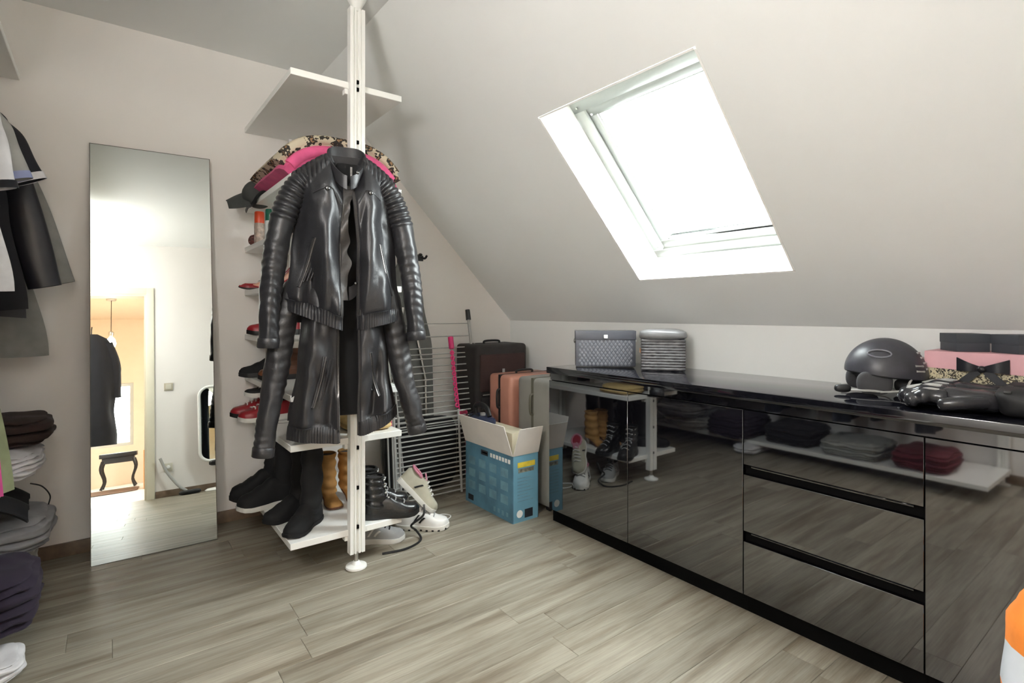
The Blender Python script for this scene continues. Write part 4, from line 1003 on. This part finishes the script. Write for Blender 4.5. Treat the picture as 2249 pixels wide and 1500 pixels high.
# orange hi-vis bundle at the right edge
ob = thing('work_bag', 'orange bag with silver-grey band at the lower right corner before the black cabinets', 'bag', (1.70, .092, 0))
def bagf(u, v):
    z = .64*v; a = 2*pi*u; r_ = curve([(0, .235), (.15, .250), (.5, .222), (.8, .203), (.9, .17), (1, .06)], v)
    r_ += .012*sin(a*5+v*6)+.014*noise.noise(Vector((cos(a)*2, sin(a)*2, v*5)))
    return (r_*cos(a), r_*sin(a)*.96, z)
def bag_part(name, v0, v1, m): MB().sheet(lambda u, v: bagf(u, lerp(v0, v1, v)), 40, 10, -.005).build(name, m, ob, smooth=70)
M_og = F('orange_hi_vis', (.85, .24, .025)); M_rf = flat('silver_reflective_tape', (.62, .65, .70), .35, .05)
bag_part('lower_body', 0, .60, M_og); bag_part('reflective_band', .60, .735, M_rf); bag_part('upper_body', .735, 1.0, M_og)
MB().tube(smooth_path([(-.05, 0, .62), (-.05, 0, .70), (.05, 0, .70), (.05, 0, .62)], 16), .010, 8).build('handle', M_rf, ob)
# white standing mirror seen in the tall mirror
sm = thing('standing_mirror', 'white rounded standing mirror by the back wall, seen in the tall mirror', 'mirror', (.735, -.075, 0), R(6))
def rr_path(w, z0, z1, r_, n=8):
    out = []
    for cx, cz_, a0 in ((w-r_, z1-r_, 0), (-w+r_, z1-r_, 90), (-w+r_, z0+r_, 180), (w-r_, z0+r_, 270)):
        for k in range(n+1): a = R(a0+90*k/n); out.append((cx+r_*cos(a), 0, cz_+r_*sin(a)))
    return out
fp = rr_path(.19, .31, 1.10, .10)
MB().tube(fp, .016, 10, closed=True).build('frame', M_white, sm)
MB().prism([(p[0], p[2]) for p in fp], -.004, .004, 'y').build('glass', m_mir, sm, smooth=0)
MB().soft((0, 0, 0), (.22, .09, .06), (8, 6, 5), 4, .001).xform(None, (0, 0, .285)).build('neck', M_black, sm, smooth=80)
MB().tube([(0, 0, .02), (0, 0, .28)], [.05, .035], 16).build('pillar', M_white, sm)
MB().lathe([(.15, 0), (.155, .01), (.13, .025), (.05, .03)], 28, sy=.70).build('base', M_white, sm)
vn = thing('vacuum_head', 'dark vacuum floor head with grey hose by the back wall, seen in the tall mirror', 'vacuum cleaner', (.45, -.10, 0))
MB().soft((0, 0, .022), (.20, .10, .044), (10, 8, 5), 4, .002).build('floor_head', M_black, vn, smooth=80)
MB().tube(smooth_path([(-.03, 0, .04), (-.10, -.02, .10), (-.20, -.04, .25), (-.26, -.045, .40)], 20), .014, 10).build('hose', M_silver, vn)
# ================================================================== left shelf unit with rail, along the left wall
RX, RZ = -.62, 2.205
lu = thing('wardrobe_unit', 'white open wardrobe unit with clothes rail at the left edge', 'wardrobe', (0, 0, 0))
LX0, LX1, LY0, LY1 = -.97, -.330, .86, YG-.004
for z in (2.356, .52, .112):
    MB().box(LX0, LX1, LY0 if z != .52 else 2.66, LY1, z-.030, z).build('shelf', M_white, lu, bevel=.002, seg=1)
for y in (.90, 2.18, 3.40):
    p = post_profile(MB(), 0, 0, .06, ZC-.05, .06, .036).xform(Matrix.Rotation(R(90), 3, 'Z'), (LX0+.012, y, 0)).build('post', M_white, lu, smooth=0)
    MB().lathe([(.042, 0), (.045, .008), (.016, .016), (.012, .07)], 24, (LX0+.04, y, 0)).build('foot', M_white, lu)
    MB().box(LX0+.01, RX+.012, y-.010, y+.010, RZ+.012, RZ+.034).build('rail_bracket', M_white, lu)
MB().tube([(RX, LY0+.02, RZ), (RX, LY1-.005, RZ)], .0125, 14).build('rail', M_metal, lu)

def garment(label, y, hw, zhem, mat, sl=None, sr=None, d=.045, seed=0, z0=2.11, slope=.085, flare=1.1, trim=None, cat='top', yoke=None, sleeve_mat=None, name='hanging_shirt', w_fn=None, cx=RX):
    g = thing(name, label, cat, (cx, y, 0), 0, 'clothes on the left rail')
    def zt(x): a = abs(x)/hw; return z0-slope*max(0, (a-.30)/.70)**1.1 if a > .30 else z0
    def face(sg):
        def fn(u, v):
            x0 = lerp(-hw, hw, u); k = curve([(0, 1), (.12, .99), (.45, 1+.42*(flare-1)), (1, flare)], v)
            x = x0*k; z = lerp(zt(x0), zhem+.012*sin(x0*15+seed), v)
            e = max(0, 1-(x0/hw)**2)**.5
            y_ = sg*(d*(.25+.75*min(1, v*3))*e+.002) + (.014*sin(x0*38+seed+sg+1.3*sin(v*4))+.012*noise.noise(Vector((x0*9+seed, v*4, sg*3))))*min(1, v*2.5)*e
            return (x, y_, z)
        return fn
    MB().sheet(face(-1), 40, 30, .003).build('front', mat, g, smooth=70)
    MB().sheet(face(1), 24, 18, -.003).build('back', mat, g, smooth=70)
    for pts in (sl, sr):
        if not pts: continue
        path = smooth_path([(p[0]-cx, p[1], p[2]) for p in pts], 40); n_ = len(path)
        rad = [(curve([(0, .05), (.15, .075), (.6, .068), (1, pts[-1][3] if len(pts[-1]) > 3 else .055)], i/(n_-1)), .030) for i in range(n_)]
        s_ = MB().tube(path, rad, 20, up=(1, 0, 0), caps=False, disp=lambda t, a: .0025*sin(t*16+a*2+seed)*min(1, t*3)).build('sleeve', sleeve_mat or mat, g, smooth=70)
        if trim:
            e = path[-1]; dd = (path[-1]-path[-4]).normalized(); r_ = rad[-1]
            MB().tube([e-dd*.03, e+dd*.001], [(r_[0]+.004, r_[1]+.004)]*2, 20, up=(1, 0, 0), caps=False).build('cuff', trim, s_, smooth=70)
    if yoke:
        f = face(-1)
        MB().sheet(lambda u, v: tuple(Vector(f(lerp(.50, .97, u), lerp(.01, .30-.12*u, v)))+Vector((0, -.006, 0))), 20, 10, .003).build('shoulder_panel', yoke, g, smooth=70)
    MB().tube([(.05*cos(a), .028*sin(a)-.004, z0+.002) for a in [2*pi*k/20 for k in range(20)]], .008, 8, closed=True).build('neckband', trim or mat, g)
    MB().tube(smooth_path([(0, 0, z0-.01), (.004, 0, z0+.05), (.018, 0, RZ-.008), (.016, 0, RZ+.012), (0, 0, RZ+.016), (-.016, 0, RZ+.006)], 20), .0026, 6).build('hanging_loop', M_metal, g)
    return g
k_white = F('white_cotton', (.72, .71, .73)); k_black = F('black_jersey', (.012, .012, .016)); k_navy = flat('black_satin', (.014, .014, .020), .35, .2, 10)
k_grey = F('mid_grey_knit', (.23, .23, .22)); k_lg = F('pale_grey_jersey', (.36, .36, .34)); k_blue = F('pale_blue_trim', (.30, .34, .55))
def sleeve(xs, xe, ze, r_=.055, zs=2.03): return [(xs-.05, 0, zs+.02), (xs+.01, 0, zs-.04), (lerp(xs, xe, .45), -.005, lerp(zs, ze, .38)), (xe, -.008, ze, r_)]
garment('long mid grey knitted top, nearest the far wall on the left rail', 3.34, .235, 1.02, k_grey, None, sleeve(-.40, -.195, 1.345, .080), .03, 2.0, 2.13, .09, 1.72)
garment('black satin blouse with white shoulder panel on the left rail', 3.23, .235, 1.20, k_navy, None, sleeve(-.40, -.222, 1.330, .062), .035, .7, 2.13, .09, 1.42, trim=None, yoke=k_lg)
garment('black jersey top with white sleeve edge, hanging before the satin blouse', 3.12, .24, 1.22, k_black, None, sleeve(-.40, -.268, 1.78, .062), .035, 3.7, 2.12, .09, 1.46, trim=k_white)
garment('pale grey t-shirt with blue sleeve edge in the middle of the left rail', 3.01, .235, 1.34, k_lg, None, sleeve(-.41, -.305, 1.76, .060), .035, 5.1, 2.11, .09, 1.10, trim=k_blue)
garment('white top with dark print at the cut-off left edge of the picture', 2.90, .225, 1.31, k_white, None, sleeve(-.42, -.335, 1.70, .055), .045, 1.9, 2.10, .09, 1.46, trim=k_black)
# long dark clothes further along the rail, seen only in the gloss of the cabinet fronts
k_dnavy = F('dark_navy_cloth', (.012, .016, .030))
for i in range(12):
    y = 2.60-.135*i
    garment('long dark garment on the left rail, seen only as a reflection in the black cabinets', y, .205, (.42, .55, .36, .48)[i % 4], (k_black, k_dnavy, k_dnavy, k_navy)[i % 4], None, None, .045, i*1.7, 2.12, .09, 1.22, cx=RX-.01)

# folded clothes on the two lower shelves
def folded(name, label, loc, size, mat, seed, grooves=(.33, .66), rz=0, group='folded clothes on the left shelves', sag=0.0, p=5.0, amp=.013):
    return tag(MB().soft((0, 0, size[2]/2), size, (30, 24, 22), p, amp, 12, seed, tuple(grooves)+(.18, .5, .84), .022, sag, rz).build(name, mat, smooth=80, loc=loc), label, 'clothing', group)
zA, zB = .523, .115
k_brn = F('dark_brown_knit', (.030, .016, .013)); k_purple = F('dark_purple_jersey', (.022, .014, .030)); k_heather = F('heather_grey_sweat', (.33, .33, .35))
folded('folded_sweater', 'dark brown folded sweater on top of the middle left shelf', (-.52, 3.20, zA+.115), (.66, .36, .125), k_brn, 3, (.5,))
folded('folded_shirt', 'white folded shirt under the dark brown sweater', (-.54, 3.10, zA+.002), (.64, .42, .112), k_white, 8, (.35, .7))
tag(MB().sheet(lambda u, v: (lerp(-.50, -.245, u)-.03*v, 2.78+.42*v+.02*sin(u*9), (zA+.006+.02*sin(v*15)) if u < .35 else zA+.006-(u-.35)*.19-.02*sin(v*15)), 20, 24, .006).build('striped_garment', F('black_strappy_cloth', (.012, .012, .014)), smooth=80), 'black strappy garment hanging over the edge of the middle left shelf', 'clothing')
tag(MB().tube(smooth_path([(-.262, 3.10, .475), (-.225, 3.12, .45), (-.200, 3.14, .40), (-.205, 3.14, .36)], 16), .0028, 6).build('garment_cord', M_black), 'thin black drawstring dangling from the black garment', 'cord')
tag(MB().sheet(lambda u, v: (lerp(-.62, -.335, u**.7)+.03*v, 2.80+.05*sin(u*5)-.02*v, lerp(zA+.39-.25*(1-u)**2, zA+.006, v)), 12, 20, .010).build('pink_garment', F('pink_jersey', (.70, .10, .33)), smooth=80), 'bright pink cloth standing on the middle shelf at the left edge', 'clothing')
tag(MB().sheet(lambda u, v: (lerp(-.352, -.318, u)+.035*v-.03*(1-v)**2, 2.785+.05*u-.02*v, lerp(zA+.43, zA+.006, v)), 6, 20, .008).build('green_garment', F('sage_green_jersey', (.27, .30, .17)), smooth=80), 'sage green cloth edging the pink one on the middle left shelf', 'clothing')
folded('folded_sweater', 'light grey folded sweatshirt on top of the bottom left shelf', (-.52, 3.13, zB+.10), (.67, .44, .135), k_heather, 5, (.30,))
folded('folded_shirt', 'white and grey folded tops under the light grey sweatshirt', (-.56, 3.09, zB+.002), (.64, .44, .100), F('off_white_cotton', (.60, .58, .55), .25), 11, (.3, .6))
folded('folded_trousers', 'dark purple folded trousers hanging over the bottom left shelf edge', (-.47, 2.60, zB+.002), (.56, .38, .20), k_purple, 6, (.35, .7))
folded('folded_shirt', 'white folded cloth sagging below the dark purple trousers', (-.40, 2.44, .004), (.36, .18, .070), k_white, 14, (.5,))
folded('folded_jeans', 'dark folded trousers on the bottom left shelf, reflected in the black drawers', (-.60, 2.15, zB+.002), (.50, .40, .16), k_black, 2, (.3, .6))
folded('folded_shirts', 'pale folded shirts on the bottom left shelf, reflected in the black drawers', (-.58, 1.68, zB+.002), (.50, .42, .12), k_lg, 4, (.3, .6))
folded('folded_jumper', 'wine red folded jumper on the bottom left shelf, reflected in the black drawers', (-.58, 1.24, zB+.002), (.48, .34, .13), F('wine_red_jersey', (.12, .015, .025)), 7, (.3, .6))
tag(MB().soft((0, 0, .05), (.16, .42, .10), (10, 14, 6), 4, .005).build('soft_bag', F('black_nylon', (.012, .012, .014)), smooth=80, loc=(-.455, 3.05, 2.358)), 'black soft bag on the top left shelf near the ceiling', 'bag')

# dark coats hanging in the hall just behind the doorway (seen in the tall mirror)
def coat(label, loc, hw, z0, zh, mat, seed):
    c = thing('hanging_coat', label, 'coat', loc, 0, 'dark coats in the hall')
    def fn(u, v):
        a = 2*pi*u; k = curve([(0, .25), (.06, .75), (.15, .95), (.5, 1), (1, 1.12)], v); z = lerp(z0, zh, v)
        r_ = 1+.06*sin(a*5+seed+v*3)+.10*noise.noise(Vector((cos(a)*2+seed, sin(a)*2, v*5)))
        return (hw*k*cos(a)*r_, .09*k*sin(a)*r_, z)
    MB().sheet(fn, 36, 24, -.004).build('body', mat, c, smooth=70)
    for s in (-1, 1): MB().tube(smooth_path([(s*hw*.7, 0, z0-.10), (s*hw*1.05, -.02, z0-.35), (s*hw*1.1, -.03, z0-.70)], 16), [.05]*10+[.045]*7, 14).build('sleeve', mat, c, smooth=70)
    MB().tube(smooth_path([(0, 0, z0-.02), (0, 0, z0+.05), (.0, -.03, z0+.09)], 8), .006, 6).build('hanging_loop', M_black, c)
coat('long black coat hanging behind the doorway, seen at the left of the tall mirror', (-.43, -.62, 0), .20, 1.80, .60, k_black, 1.0)
